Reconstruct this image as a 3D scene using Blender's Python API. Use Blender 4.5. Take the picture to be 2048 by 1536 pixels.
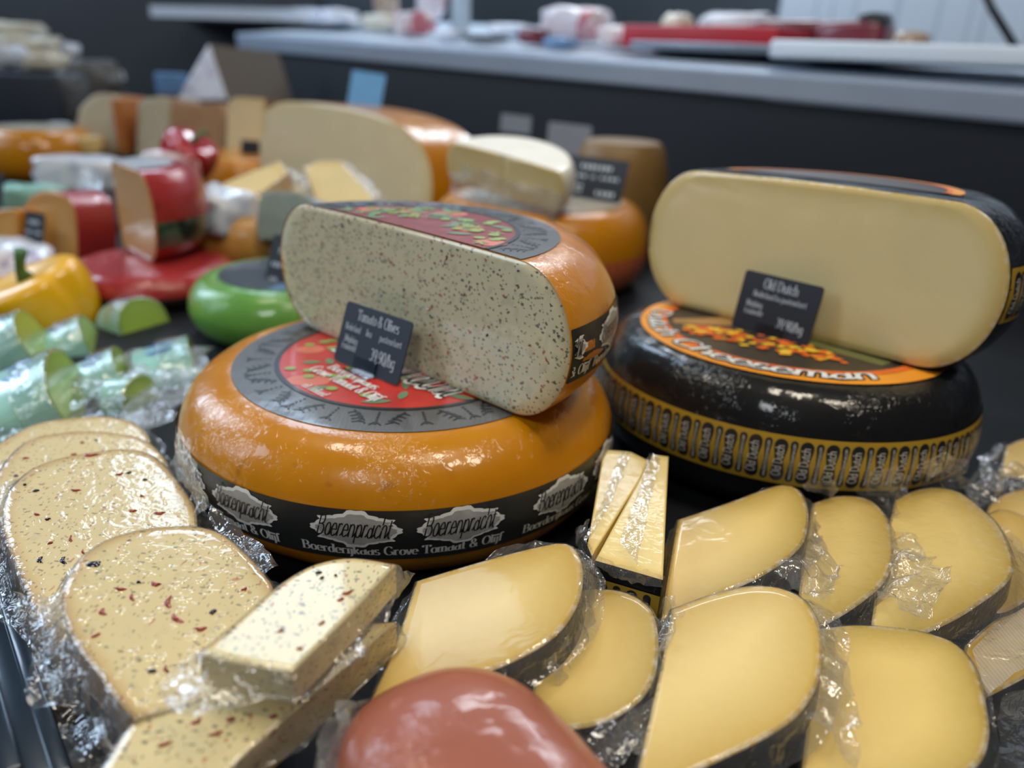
import bpy, math, random
from mathutils import Vector as V, Matrix, noise

for o in list(bpy.data.objects):
    bpy.data.objects.remove(o, do_unlink=True)
scene = bpy.context.scene
col = scene.collection
R_ = math.radians

# ------------------------------------------------------------------ camera
CAM = V((0.08564, -0.55514, 0.3135))
RX = V((0.998603, 0.020390, 0.048743))
DN = V((0.052836, -0.385381, -0.921244))
FW = V((0.0, 0.922532, -0.385920))
F = 1540.0
cd = bpy.data.cameras.new('camera')
cam = bpy.data.objects.new('camera', cd)
col.objects.link(cam)
m = Matrix.Identity(4)
for i in range(3):
    m[i][0] = RX[i]; m[i][1] = -DN[i]; m[i][2] = -FW[i]; m[i][3] = CAM[i]
cam.matrix_world = m
cd.sensor_width = 36.0
cd.lens = 36.0 * F / 2048.0
cd.clip_start = 0.02
cd.dof.use_dof = True
cd.dof.focus_distance = 0.435
cd.dof.aperture_fstop = 3.5
scene.camera = cam

# ------------------------------------------------------------------ light
w = bpy.data.worlds.new('hall_air')
scene.world = w
w.use_nodes = True
bg = w.node_tree.nodes['Background']
bg.inputs[0].default_value = (0.62, 0.74, 1.0, 1)
bg.inputs[1].default_value = 0.045

def area_light(name, loc, target, sx, sy, power, colour):
    ld = bpy.data.lights.new(name, 'AREA')
    ld.shape = 'RECTANGLE'; ld.size = sx; ld.size_y = sy
    ld.energy = power; ld.color = colour
    o = bpy.data.objects.new(name, ld)
    o.location = loc
    o.rotation_euler = (V(target) - V(loc)).to_track_quat('-Z', 'Y').to_euler()
    col.objects.link(o)
    return o

area_light('hall_window_light', (-1.45, 3.75, 2.25), (0, 0, 0.1), 0.80, 3.2, 68, (0.60, 0.78, 1.0))
area_light('hall_window_light', (-3.50, 2.10, 2.10), (0, 0, 0.1), 1.0, 2.2, 75, (0.60, 0.78, 1.0))
area_light('hall_window_light', (-3.90, -0.40, 2.10), (0, 0, 0.1), 1.0, 2.2, 45, (0.66, 0.82, 1.0))
area_light('ceiling_lamp_light', (0.35, -0.25, 1.75), (0.15, -0.1, 0), 0.55, 0.22, 10.5, (1.0, 0.90, 0.72))
area_light('ceiling_lamp_light', (-0.55, 0.30, 1.85), (-0.2, 0.2, 0), 0.55, 0.22, 7.5, (1.0, 0.92, 0.78))
area_light('ceiling_lamp_light', (0.9, -0.55, 1.9), (0.2, -0.1, 0), 0.30, 0.30, 7.5, (1.0, 0.89, 0.70))
area_light('front_fill_light', (-0.7, -2.4, 2.5), (0.1, 0.0, 0.1), 0.9, 0.6, 21, (0.93, 0.97, 1.0))  # added fill behind the camera, brightens the upright cut faces
area_light('back_counter_lamp_light', (0.6, 2.6, 1.9), (0.6, 2.0, 0.3), 1.6, 0.3, 40, (0.80, 0.90, 1.0))

scene.view_settings.view_transform = 'Standard'
scene.view_settings.look = 'None'
scene.view_settings.gamma = 1.0
scene.view_settings.use_curve_mapping = False
scene.view_settings.exposure = 0.0

# ------------------------------------------------------------------ helpers
def ray(x, y):
    return RX * ((x - 1024) / F) + DN * ((y - 768) / F) + FW
def atz(x, y, z):
    d = ray(x, y); return CAM + d * ((z - CAM.z) / d.z)
def atd(x, y, t):
    return CAM + ray(x, y) * t
def onpl(x, y, P, n):
    d = ray(x, y); return CAM + d * ((P - CAM).dot(n) / d.dot(n))

WLOC = {}
def reg(o, parent):
    if parent is not None:
        o.parent = parent
        WLOC[o.name] = WLOC[parent.name]
    return o
def thing(name, label, cat, loc, group=None, kind=None):
    o = bpy.data.objects.new(name, None)
    o.empty_display_size = 0.02
    o.location = loc
    col.objects.link(o)
    WLOC[o.name] = V(loc)
    o['label'] = label; o['category'] = cat
    if group: o['group'] = group
    if kind: o['kind'] = kind
    return o
def mesh(name, verts, faces, mats, parent=None, smooth=True, attr=None, fm=None, uv=None, label=None):
    """verts in world space"""
    me = bpy.data.meshes.new(name)
    off = WLOC[parent.name] if parent is not None else V((0, 0, 0))
    if parent is None and verts:
        lo = [min(v[i] for v in verts) for i in range(3)]; hi = [max(v[i] for v in verts) for i in range(3)]
        off = V(((lo[0] + hi[0]) / 2, (lo[1] + hi[1]) / 2, lo[2]))
    me.from_pydata([tuple(V(v) - off) for v in verts], [], faces)
    for mm in (mats if isinstance(mats, (list, tuple)) else [mats]):
        me.materials.append(mm)
    if fm: me.polygons.foreach_set('material_index', fm)
    if smooth: me.polygons.foreach_set('use_smooth', [True] * len(me.polygons))
    for k, vals in (attr or {}).items():
        a = me.attributes.new(k, 'FLOAT', 'POINT'); a.data.foreach_set('value', vals)
    me.update()
    o = bpy.data.objects.new(name, me)
    col.objects.link(o)
    if parent is not None: reg(o, parent)
    else:
        o.location = off; WLOC[o.name] = V(off)
    if label: o['label'] = label
    return o
def tag(o, label, cat, group=None, kind=None):
    o['label'] = label; o['category'] = cat
    if group: o['group'] = group
    if kind: o['kind'] = kind
    return o
def struct(o, label=None):
    o['kind'] = 'structure'
    if label: o['label'] = label
    return o

class MB:
    def __init__(s): s.v = []; s.f = []; s.m = []
    def add(s, vs, fs, mi=0):
        b = len(s.v); s.v += [V(v) for v in vs]; s.f += [tuple(i + b for i in f) for f in fs]; s.m += [mi] * len(fs)
    def box(s, c, ex, ey, ez, mi=0):
        """half-extent vectors"""
        c = V(c); ex = V(ex); ey = V(ey); ez = V(ez)
        vs = [c + ex * a + ey * b + ez * d for d in (-1, 1) for b in (-1, 1) for a in (-1, 1)]
        s.add(vs, [(0, 2, 3, 1), (4, 5, 7, 6), (0, 1, 5, 4), (2, 6, 7, 3), (0, 4, 6, 2), (1, 3, 7, 5)], mi)
    def tube(s, pts, rad, n=10, mi=0):
        pts = [V(p) for p in pts]; rings = []
        for i, p in enumerate(pts):
            d = (pts[min(i + 1, len(pts) - 1)] - pts[max(i - 1, 0)]).normalized()
            a = d.cross(V((0.3, 0.2, 0.9))).normalized(); b = d.cross(a)
            r = rad[i] if isinstance(rad, (list, tuple)) else rad
            rings.append([p + (a * math.cos(2 * math.pi * k / n) + b * math.sin(2 * math.pi * k / n)) * r for k in range(n)])
        vs = [v for r in rings for v in r]
        fs = [(i * n + k, i * n + (k + 1) % n, (i + 1) * n + (k + 1) % n, (i + 1) * n + k) for i in range(len(pts) - 1) for k in range(n)]
        fs += [tuple(range(n - 1, -1, -1)), tuple(range((len(pts) - 1) * n, len(pts) * n))]
        s.add(vs, fs, mi)
    def build(s, name, mats, parent=None, smooth=True, label=None):
        return mesh(name, s.v, s.f, mats, parent, smooth, fm=s.m, label=label)

def rbox(name, c, ex, ey, ez, mat, parent=None, bev=0.003, label=None):
    """rounded box from half extent vectors"""
    b = MB(); b.box(c, ex, ey, ez)
    o = b.build(name, mat, parent, smooth=False, label=label)
    mo = o.modifiers.new('bevel', 'BEVEL'); mo.width = bev; mo.segments = 3; mo.limit_method = 'NONE'
    o.data.polygons.foreach_set('use_smooth', [True] * len(o.data.polygons))
    return o

def nz(x, y=0.0, z=0.0):
    return noise.noise(V((x, y, z)))

# ------------------------------------------------------------------ materials
def lin(h):
    if isinstance(h, str):
        h = h.lstrip('#'); c = [int(h[i:i + 2], 16) / 255 for i in (0, 2, 4)]
        return tuple(x / 12.92 if x <= 0.04045 else ((x + 0.055) / 1.055) ** 2.4 for x in c) + (1,)
    return tuple(h) + (1,)
MATS = {}
class NT:
    def __init__(s, name):
        s.mat = bpy.data.materials.new(name); s.mat.use_nodes = True
        s.nt = s.mat.node_tree; s.b = s.nt.nodes['Principled BSDF']; s.out = s.nt.nodes['Material Output']
        MATS[name] = s.mat
        s.tc = s.n('ShaderNodeTexCoord')
    def n(s, t, **kw):
        x = s.nt.nodes.new(t)
        for k, v in kw.items(): setattr(x, k, v)
        return x
    def l(s, a, b): s.nt.links.new(a, b)
    def mapped(s, scale=(1, 1, 1), rot=(0, 0, 0)):
        mp = s.n('ShaderNodeMapping'); mp.inputs['Scale'].default_value = scale; mp.inputs['Rotation'].default_value = rot
        s.l(s.tc.outputs['Object'], mp.inputs['Vector']); return mp.outputs[0]
    def noise(s, scale, detail=3, rough=0.5, vec=None, dist=0.0):
        x = s.n('ShaderNodeTexNoise'); x.inputs['Scale'].default_value = scale; x.inputs['Detail'].default_value = detail
        x.inputs['Roughness'].default_value = rough; x.inputs['Distortion'].default_value = dist
        s.l(vec or s.tc.outputs['Object'], x.inputs['Vector']); return x.outputs['Fac']
    def voro(s, scale, vec=None, feature='F1', rand=1.0):
        x = s.n('ShaderNodeTexVoronoi'); x.inputs['Scale'].default_value = scale; x.feature = feature
        x.inputs['Randomness'].default_value = rand
        s.l(vec or s.tc.outputs['Object'], x.inputs['Vector']); return x
    def ramp(s, fac, stops, interp='LINEAR'):
        x = s.n('ShaderNodeValToRGB'); x.color_ramp.interpolation = interp
        e = x.color_ramp.elements
        while len(e) < len(stops): e.new(0.5)
        for i, (p, c) in enumerate(stops):
            e[i].position = p; e[i].color = c if len(c) == 4 else tuple(c) + (1,)
        s.l(fac, x.inputs[0]); return x.outputs[0]
    def mix(s, fac, a, b):
        x = s.n('ShaderNodeMix', data_type='RGBA')
        for sock, v in ((x.inputs[0], fac), (x.inputs[6], a), (x.inputs[7], b)):
            if isinstance(v, (int, float)): sock.default_value = v
            elif isinstance(v, tuple): sock.default_value = v
            else: s.l(v, sock)
        return x.outputs[2]
    def math(s, op, a, b=0.0, clamp=False):
        x = s.n('ShaderNodeMath', operation=op); x.use_clamp = clamp
        for i, v in enumerate((a, b)):
            if isinstance(v, (int, float)): x.inputs[i].default_value = v
            else: s.l(v, x.inputs[i])
        return x.outputs[0]
    def bump(s, h, strength, dist, sock='Normal'):
        x = s.n('ShaderNodeBump'); x.inputs['Strength'].default_value = strength; x.inputs['Distance'].default_value = dist
        s.l(h, x.inputs['Height']); s.l(x.outputs[0], s.b.inputs[sock]); return x
    def set(s, **kw):
        for k, v in kw.items():
            i = s.b.inputs[k.replace('_', ' ')]
            if hasattr(v, 'links') or isinstance(v, bpy.types.NodeSocket): s.l(v, i)
            else: i.default_value = v
        return s
    def attr(s, name):
        a = s.n('ShaderNodeAttribute'); a.attribute_name = name; return a.outputs['Fac']

def plain(name, colr, rough=0.5, var=0.12, scale=60, metal=0.0, coat=0.0, bump=0.0, spec=0.5):
    t = NT(name); c = lin(colr)
    f = t.noise(scale, 3)
    d = tuple(x * (1 - var) for x in c[:3]) + (1,); e = tuple(min(1, x * (1 + var)) for x in c[:3]) + (1,)
    t.set(Base_Color=t.mix(f, d, e), Roughness=rough, Metallic=metal, Coat_Weight=coat, Coat_Roughness=0.08)
    t.set(Specular_IOR_Level=spec)
    if bump: t.bump(f, 0.6, bump)
    return t.mat

def film_sparkle(t, amt=0.8, scale=170, dist=0.0012, rough=0.07, weight=1.0, bubbles=0.0):
    """clear shrink film lying on the surface: glossy coat with its own small wrinkles"""
    a = t.noise(scale, 2, 0.5, dist=0.8)
    b = t.noise(scale * 0.6, 0)
    h = t.math('ADD', a, t.math('MULTIPLY', b, 0.6))
    if bubbles:
        vo = t.voro(150)
        sep = t.n('ShaderNodeSeparateColor'); t.l(vo.outputs['Color'], sep.inputs[0])
        dome = t.ramp(vo.outputs['Distance'], [(0.0, (1, 1, 1)), (0.42, (0, 0, 0))], 'EASE')
        dome = t.math('MULTIPLY', dome, t.math('LESS_THAN', sep.outputs[1], 0.6))
        h = t.math('ADD', t.math('MULTIPLY', h, 0.5), t.math('MULTIPLY', dome, bubbles))
    t.set(Coat_Weight=weight, Coat_Roughness=rough)
    t.bump(h, amt, dist, 'Coat Normal')

def rind_wax(name, c1, c2, scale=18, fabric=True, coat=0.65, bumpd=0.0012, rough=0.32, cr=0.07, spec=0.25, fine=0.42):
    t = NT(name)
    f = t.noise(scale, 4, 0.6); g = t.noise(scale * 5, 3)
    cc = t.mix(t.math('MULTIPLY', f, 1.3, True), lin(c2), lin(c1))
    spots = t.ramp(t.noise(scale * 2.2, 2, dist=0.6), [(0.66, (0, 0, 0)), (0.74, (1, 1, 1))])
    cc = t.mix(t.math('MULTIPLY', spots, 0.45), cc, tuple(x * 0.45 for x in lin(c2)[:3]) + (1,))
    t.set(Base_Color=cc, Roughness=rough, Coat_Weight=coat, Coat_Roughness=cr, Specular_IOR_Level=spec)
    h = t.math('ADD', t.math('MULTIPLY', f, 1.0), t.math('MULTIPLY', g, 0.35))
    t.bump(h, 0.35, bumpd)
    pm = t.ramp(t.noise(17, 2), [(0.46, (0.12, 0.12, 0.12)), (0.62, (1, 1, 1))])
    h2 = t.math('ADD', t.noise(22, 2, dist=0.5), t.math('MULTIPLY', t.math('MULTIPLY', t.noise(170, 3, dist=1.2), fine), pm))
    t.bump(h2, 0.8, 0.004, 'Coat Normal')
    return t.mat

rind_orange = rind_wax('orange_rind', (0.60, 0.240, 0.002), (0.44, 0.140, 0.002))
rind_orange_film = rind_wax('orange_rind_wrapped', (0.62, 0.24, 0.008), (0.42, 0.13, 0.008), scale=30)
rind_black = rind_wax('black_rind', (0.009, 0.009, 0.0095), (0.006, 0.006, 0.0065), scale=40, bumpd=0.0008, rough=0.5, cr=0.10, coat=0.8, spec=0.10)
rind_red = rind_wax('red_rind', (0.40, 0.03, 0.03), (0.26, 0.02, 0.02))
rind_green = rind_wax('green_rind', (0.15, 0.36, 0.06), (0.09, 0.25, 0.05), cr=0.05)
rind_tan = rind_wax('tan_rind', (0.52, 0.27, 0.06), (0.38, 0.17, 0.04), coat=0.7)

def paste(name, core, edge, edge_w, film=0.7, white_rim=True, film_scale=190, sss=0.0, mott=0.08, fwt=1.0):
    t = NT(name)
    d = t.attr('rind')
    n1 = t.noise(22, 3); n2 = t.noise(240, 2)
    c0 = lin(core)
    c = t.mix(n1, tuple(x * (1 - mott) for x in c0[:3]) + (1,), tuple(min(1, x * (1 + mott)) for x in c0[:3]) + (1,))
    e = t.math('SUBTRACT', 1.0, t.math('DIVIDE', d, edge_w), True)
    e = t.math('POWER', e, 1.35)
    c = t.mix(e, c, lin(edge))
    c = t.mix(t.math('MULTIPLY', n2, 0.10), c, (0.95, 0.86, 0.62, 1))
    if white_rim:
        k = t.math('SUBTRACT', 1.0, t.math('DIVIDE', d, 0.0036), True)
        k = t.math('MULTIPLY', k, t.ramp(t.noise(170, 4, 0.65), [(0.44, (0, 0, 0)), (0.62, (1, 1, 1))]))
        c = t.mix(t.math('MULTIPLY', k, 0.6), c, (0.86, 0.84, 0.78, 1))
    t.set(Base_Color=c, Roughness=0.45, Subsurface_Weight=sss, Subsurface_Radius=(1.0, 0.7, 0.3), Subsurface_Scale=0.004)
    if film: film_sparkle(t, film, film_scale, weight=fwt)
    return t.mat

pale_core = (0.78, 0.560, 0.185); pale_edge = (0.40, 0.250, 0.02)
paste_old = paste('aged_paste', pale_core, (0.50, 0.300, 0.03), 0.040, film=0.16, film_scale=60, fwt=0.3)
paste_old_warm = paste('aged_paste_warm', (0.76, 0.53, 0.150), pale_edge, 0.028, film=0.16, film_scale=60, fwt=0.3)
paste_old_crystal = paste('aged_paste_half', (0.71, 0.59, 0.29), (0.58, 0.39, 0.09), 0.020, film=0.10, film_scale=50)
paste_old_shiny = paste('aged_paste_wrinkled_film', (0.74, 0.53, 0.165), pale_edge, 0.028, film=0.9, film_scale=120)
paste_wedge = paste('young_paste', (0.80, 0.60, 0.20), (0.76, 0.52, 0.15), 0.01, film=0.2, white_rim=False, fwt=0.2)

def fleck_paste(name, core, edge, edge_w, film=0.8, film_scale=150, dens=1.0, fs=1.0, st=1.0, fwt=1.0, bubbles=0.0):
    t = NT(name)
    d = t.attr('rind')
    n1 = t.noise(30, 3); c0 = lin(core)
    c = t.mix(n1, tuple(x * 0.93 for x in c0[:3]) + (1,), tuple(min(1, x * 1.05) for x in c0[:3]) + (1,))
    e = t.math('POWER', t.math('SUBTRACT', 1.0, t.math('DIVIDE', d, edge_w), True), 1.5)
    c = t.mix(e, c, lin(edge))
    def layer(c, scale, thr, colr, strength, warp=0.5, stretch=(1, 1, 1), rot=(0, 0, 0), soft=0.03, keep=0.5):
        scale *= fs; strength *= st
        vec = t.mapped(stretch, rot)
        wn = t.n('ShaderNodeTexNoise'); wn.inputs['Scale'].default_value = scale * 1.6; wn.inputs['Detail'].default_value = 1
        t.l(vec, wn.inputs['Vector'])
        vm = t.n('ShaderNodeVectorMath', operation='SCALE'); vm.inputs['Scale'].default_value = warp / scale
        t.l(wn.outputs['Color'], vm.inputs[0])
        va = t.n('ShaderNodeVectorMath', operation='ADD'); t.l(vec, va.inputs[0]); t.l(vm.outputs[0], va.inputs[1])
        vo = t.voro(scale, va.outputs[0])
        msk = t.ramp(vo.outputs['Distance'], [(thr, (1, 1, 1)), (thr + soft, (0, 0, 0))])
        sep = t.n('ShaderNodeSeparateColor'); t.l(vo.outputs['Color'], sep.inputs[0])
        on = t.math('LESS_THAN', sep.outputs[0], keep * dens)
        return t.mix(t.math('MULTIPLY', t.math('MULTIPLY', msk, on), strength), c, lin(colr))
    c = layer(c, 130, 0.10, (0.33, 0.30, 0.20), 0.35, warp=1.3, soft=0.35, keep=0.5)
    c = layer(c, 560, 0.22, (0.10, 0.105, 0.06), 0.85, stretch=(1, 0.5, 1), rot=(0.4, 0.2, 0.6), soft=0.16, keep=0.40)
    c = layer(c, 380, 0.20, (0.05, 0.055, 0.04), 0.9, stretch=(0.5, 1, 1), rot=(0.2, 0.7, 0.1), soft=0.12, keep=0.30)
    c = layer(c, 260, 0.17, (0.025, 0.025, 0.03), 0.95, warp=0.9, soft=0.06, keep=0.20)
    c = layer(c, 270, 0.18, (0.38, 0.055, 0.02), 0.9, warp=1.0, stretch=(1, 0.45, 1), rot=(0.5, 0.1, 1.0), soft=0.07, keep=0.22)
    c = layer(c, 170, 0.15, (0.42, 0.04, 0.02), 0.85, warp=1.2, stretch=(0.5, 1, 1), rot=(0.3, 0.3, 0.4), soft=0.05, keep=0.15)
    c = layer(c, 210, 0.13, (0.62, 0.26, 0.03), 0.7, warp=1.0, soft=0.06, keep=0.14)
    t.set(Base_Color=c, Roughness=0.45, Subsurface_Weight=0.0, Subsurface_Radius=(1.0, 0.7, 0.3), Subsurface_Scale=0.003)
    if film: film_sparkle(t, film, film_scale, weight=fwt, bubbles=bubbles)
    return t.mat
fleck_half = fleck_paste('tomato_olive_paste_half', (0.73, 0.67, 0.43), (0.60, 0.46, 0.24), 0.006, film=0.10, film_scale=70, fs=0.72, dens=1.15, st=0.9)
fleck_slice = fleck_paste('tomato_olive_paste_slice', (0.68, 0.545, 0.275), (0.50, 0.29, 0.07), 0.010, film=0.55, film_scale=125, dens=0.85, st=0.62)
fleck_blister = fleck_paste('tomato_olive_paste_blistered', (0.66, 0.525, 0.255), (0.48, 0.28, 0.07), 0.010, film=0.55, film_scale=110, dens=0.85, st=0.62, bubbles=1.8)
fleck_wedge = fleck_paste('tomato_olive_paste_wedge', (0.72, 0.60, 0.32), (0.60, 0.40, 0.13), 0.005, film=0.08, film_scale=60, st=0.85, fwt=0.7)
fleck_blur = fleck_paste('tomato_olive_paste_wedge_low', (0.68, 0.55, 0.27), (0.58, 0.38, 0.12), 0.006, film=0.18, film_scale=80, st=0.75)

def film_mat(name, haze=0.16, tint=(0.86, 0.88, 0.92), rough=0.10, mesh_scale=0):
    t = NT(name)
    nt = t.nt; nt.nodes.remove(t.b)
    tr = t.n('ShaderNodeBsdfTransparent'); tr.inputs[0].default_value = (0.97, 0.97, 0.97, 1)
    gl = t.n('ShaderNodeBsdfGlossy'); gl.inputs['Roughness'].default_value = rough
    df = t.n('ShaderNodeBsdfDiffuse'); df.inputs[0].default_value = tint + (1,)
    tl = t.n('ShaderNodeBsdfTranslucent'); tl.inputs[0].default_value = tint + (1,)
    bp = t.n('ShaderNodeBump'); bp.inputs['Strength'].default_value = 0.9; bp.inputs['Distance'].default_value = 0.003
    t.l(t.noise(85, 3, dist=0.9), bp.inputs['Height'])
    fr = t.n('ShaderNodeLayerWeight'); fr.inputs[0].default_value = 0.5
    for x in (gl, fr): t.l(bp.outputs[0], x.inputs['Normal'])
    m0 = t.n('ShaderNodeMixShader'); m0.inputs[0].default_value = 0.5
    t.l(df.outputs[0], m0.inputs[1]); t.l(tl.outputs[0], m0.inputs[2])
    m1 = t.n('ShaderNodeMixShader'); t.l(tr.outputs[0], m1.inputs[1]); t.l(m0.outputs[0], m1.inputs[2])
    hz = t.noise(35, 3)
    h = t.math('MULTIPLY', hz, haze * 2)
    if mesh_scale:
        wv = t.n('ShaderNodeTexWave'); wv.inputs['Scale'].default_value = mesh_scale
        t.l(t.tc.outputs['Object'], wv.inputs['Vector'])
        h = t.math('ADD', h, t.math('MULTIPLY', wv.outputs['Fac'], haze * 0.5))
    t.l(h, m1.inputs[0])
    m2 = t.n('ShaderNodeMixShader')
    t.l(t.math('ADD', t.math('MULTIPLY', t.math('POWER', fr.outputs['Facing'], 2.5), 0.6), 0.09, True), m2.inputs[0])
    t.l(m1.outputs[0], m2.inputs[1]); t.l(gl.outputs[0], m2.inputs[2])
    t.l(m2.outputs[0], t.out.inputs['Surface'])
    return t.mat
film_clear = film_mat('vacuum_film', 0.075, mesh_scale=260)
film_tuft = film_mat('bag_seam_film', 0.10, (0.92, 0.93, 0.95), 0.09, mesh_scale=260)
film_thin = film_mat('cling_film', 0.05, rough=0.06)
film_milky = film_mat('milky_film', 0.30, rough=0.2)

ink_black = plain('black_print', (0.012, 0.012, 0.013), 0.38, coat=0.5)
ink_band = plain('black_band_paper', (0.020, 0.021, 0.023), 0.42, coat=0.25, bump=0.0004)
ink_white = plain('white_print', (0.72, 0.71, 0.69), 0.45)
ink_sign = plain('pale_sign_lettering', (0.50, 0.56, 0.62), 0.6)
silver_print = plain('silver_print', (0.40, 0.39, 0.375), 0.40, var=0.35, scale=90, metal=0.1)
silver_light = plain('silver_light_print', (0.80, 0.79, 0.76), 0.35)
gold_band = plain('gold_band_paper', (0.47, 0.29, 0.025), 0.40, coat=0.3)
label_red = plain('red_label_print', (0.52, 0.032, 0.020), 0.36, var=0.35, scale=45, coat=0.4)
def wrapped(name, c):
    t = NT(name); f = t.noise(45, 3)
    t.set(Base_Color=t.mix(f, tuple(x * 0.65 for x in c) + (1,), tuple(c) + (1,)), Roughness=0.4)
    film_sparkle(t, 0.35, 60, rough=0.10)
    return t.mat
red_wrapped = wrapped('red_label_under_film', (0.42, 0.06, 0.05))
grey_wrapped = wrapped('grey_label_under_film', (0.12, 0.12, 0.12))
label_red_dk = plain('dark_red_print', (0.42, 0.05, 0.03), 0.4)
label_leaf = plain('leaf_print', (0.14, 0.235, 0.13), 0.4)
label_leaf_lt = plain('light_leaf_print', (0.26, 0.38, 0.09), 0.4)
label_tomato = plain('tomato_print', (0.60, 0.16, 0.10), 0.4)
label_orange = plain('orange_label_print', (0.78, 0.29, 0.02), 0.40, var=0.2, scale=30)
label_orange_red = plain('orange_red_label_print', (0.72, 0.14, 0.015), 0.40, var=0.3, scale=60)
label_yellow = plain('yellow_label_print', (0.80, 0.50, 0.03), 0.40)
label_brown = plain('brown_label_print', (0.045, 0.032, 0.02), 0.38, var=0.5, scale=25)
label_tan = plain('tan_label_print', (0.36, 0.19, 0.06), 0.40, var=0.4, scale=40)
label_olive = plain('olive_label_print', (0.14, 0.14, 0.05), 0.40, var=0.4, scale=40)
def scratched():
    t = NT('grey_label_foil')
    vec = t.mapped((1, 0.06, 1), (0, 0, 0.8))
    f = t.noise(900, 2, vec=vec)
    t.set(Base_Color=t.mix(f, (0.075, 0.073, 0.072, 1), (0.135, 0.132, 0.130, 1)), Roughness=0.38, Metallic=0.1, Coat_Weight=0.7, Coat_Roughness=0.12)
    t.bump(f, 0.35, 0.0005)
    h2 = t.math('ADD', t.noise(30, 2), t.math('MULTIPLY', t.noise(260, 2, vec=vec), 0.2))
    t.bump(h2, 0.3, 0.002, 'Coat Normal')
    return t.mat
label_grey = scratched()
card_navy = plain('navy_card', (0.016, 0.024, 0.040), 0.5, var=0.05)
card_navy_b = plain('black_navy_card', (0.013, 0.016, 0.024), 0.5, var=0.05)
def acrylic(name, colr=(0.9, 0.95, 1.0)):
    t = NT(name); t.set(Base_Color=lin(colr), Roughness=0.03, Transmission_Weight=1.0, IOR=1.45); return t.mat
clear_plastic = acrylic('clear_acrylic')
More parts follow.
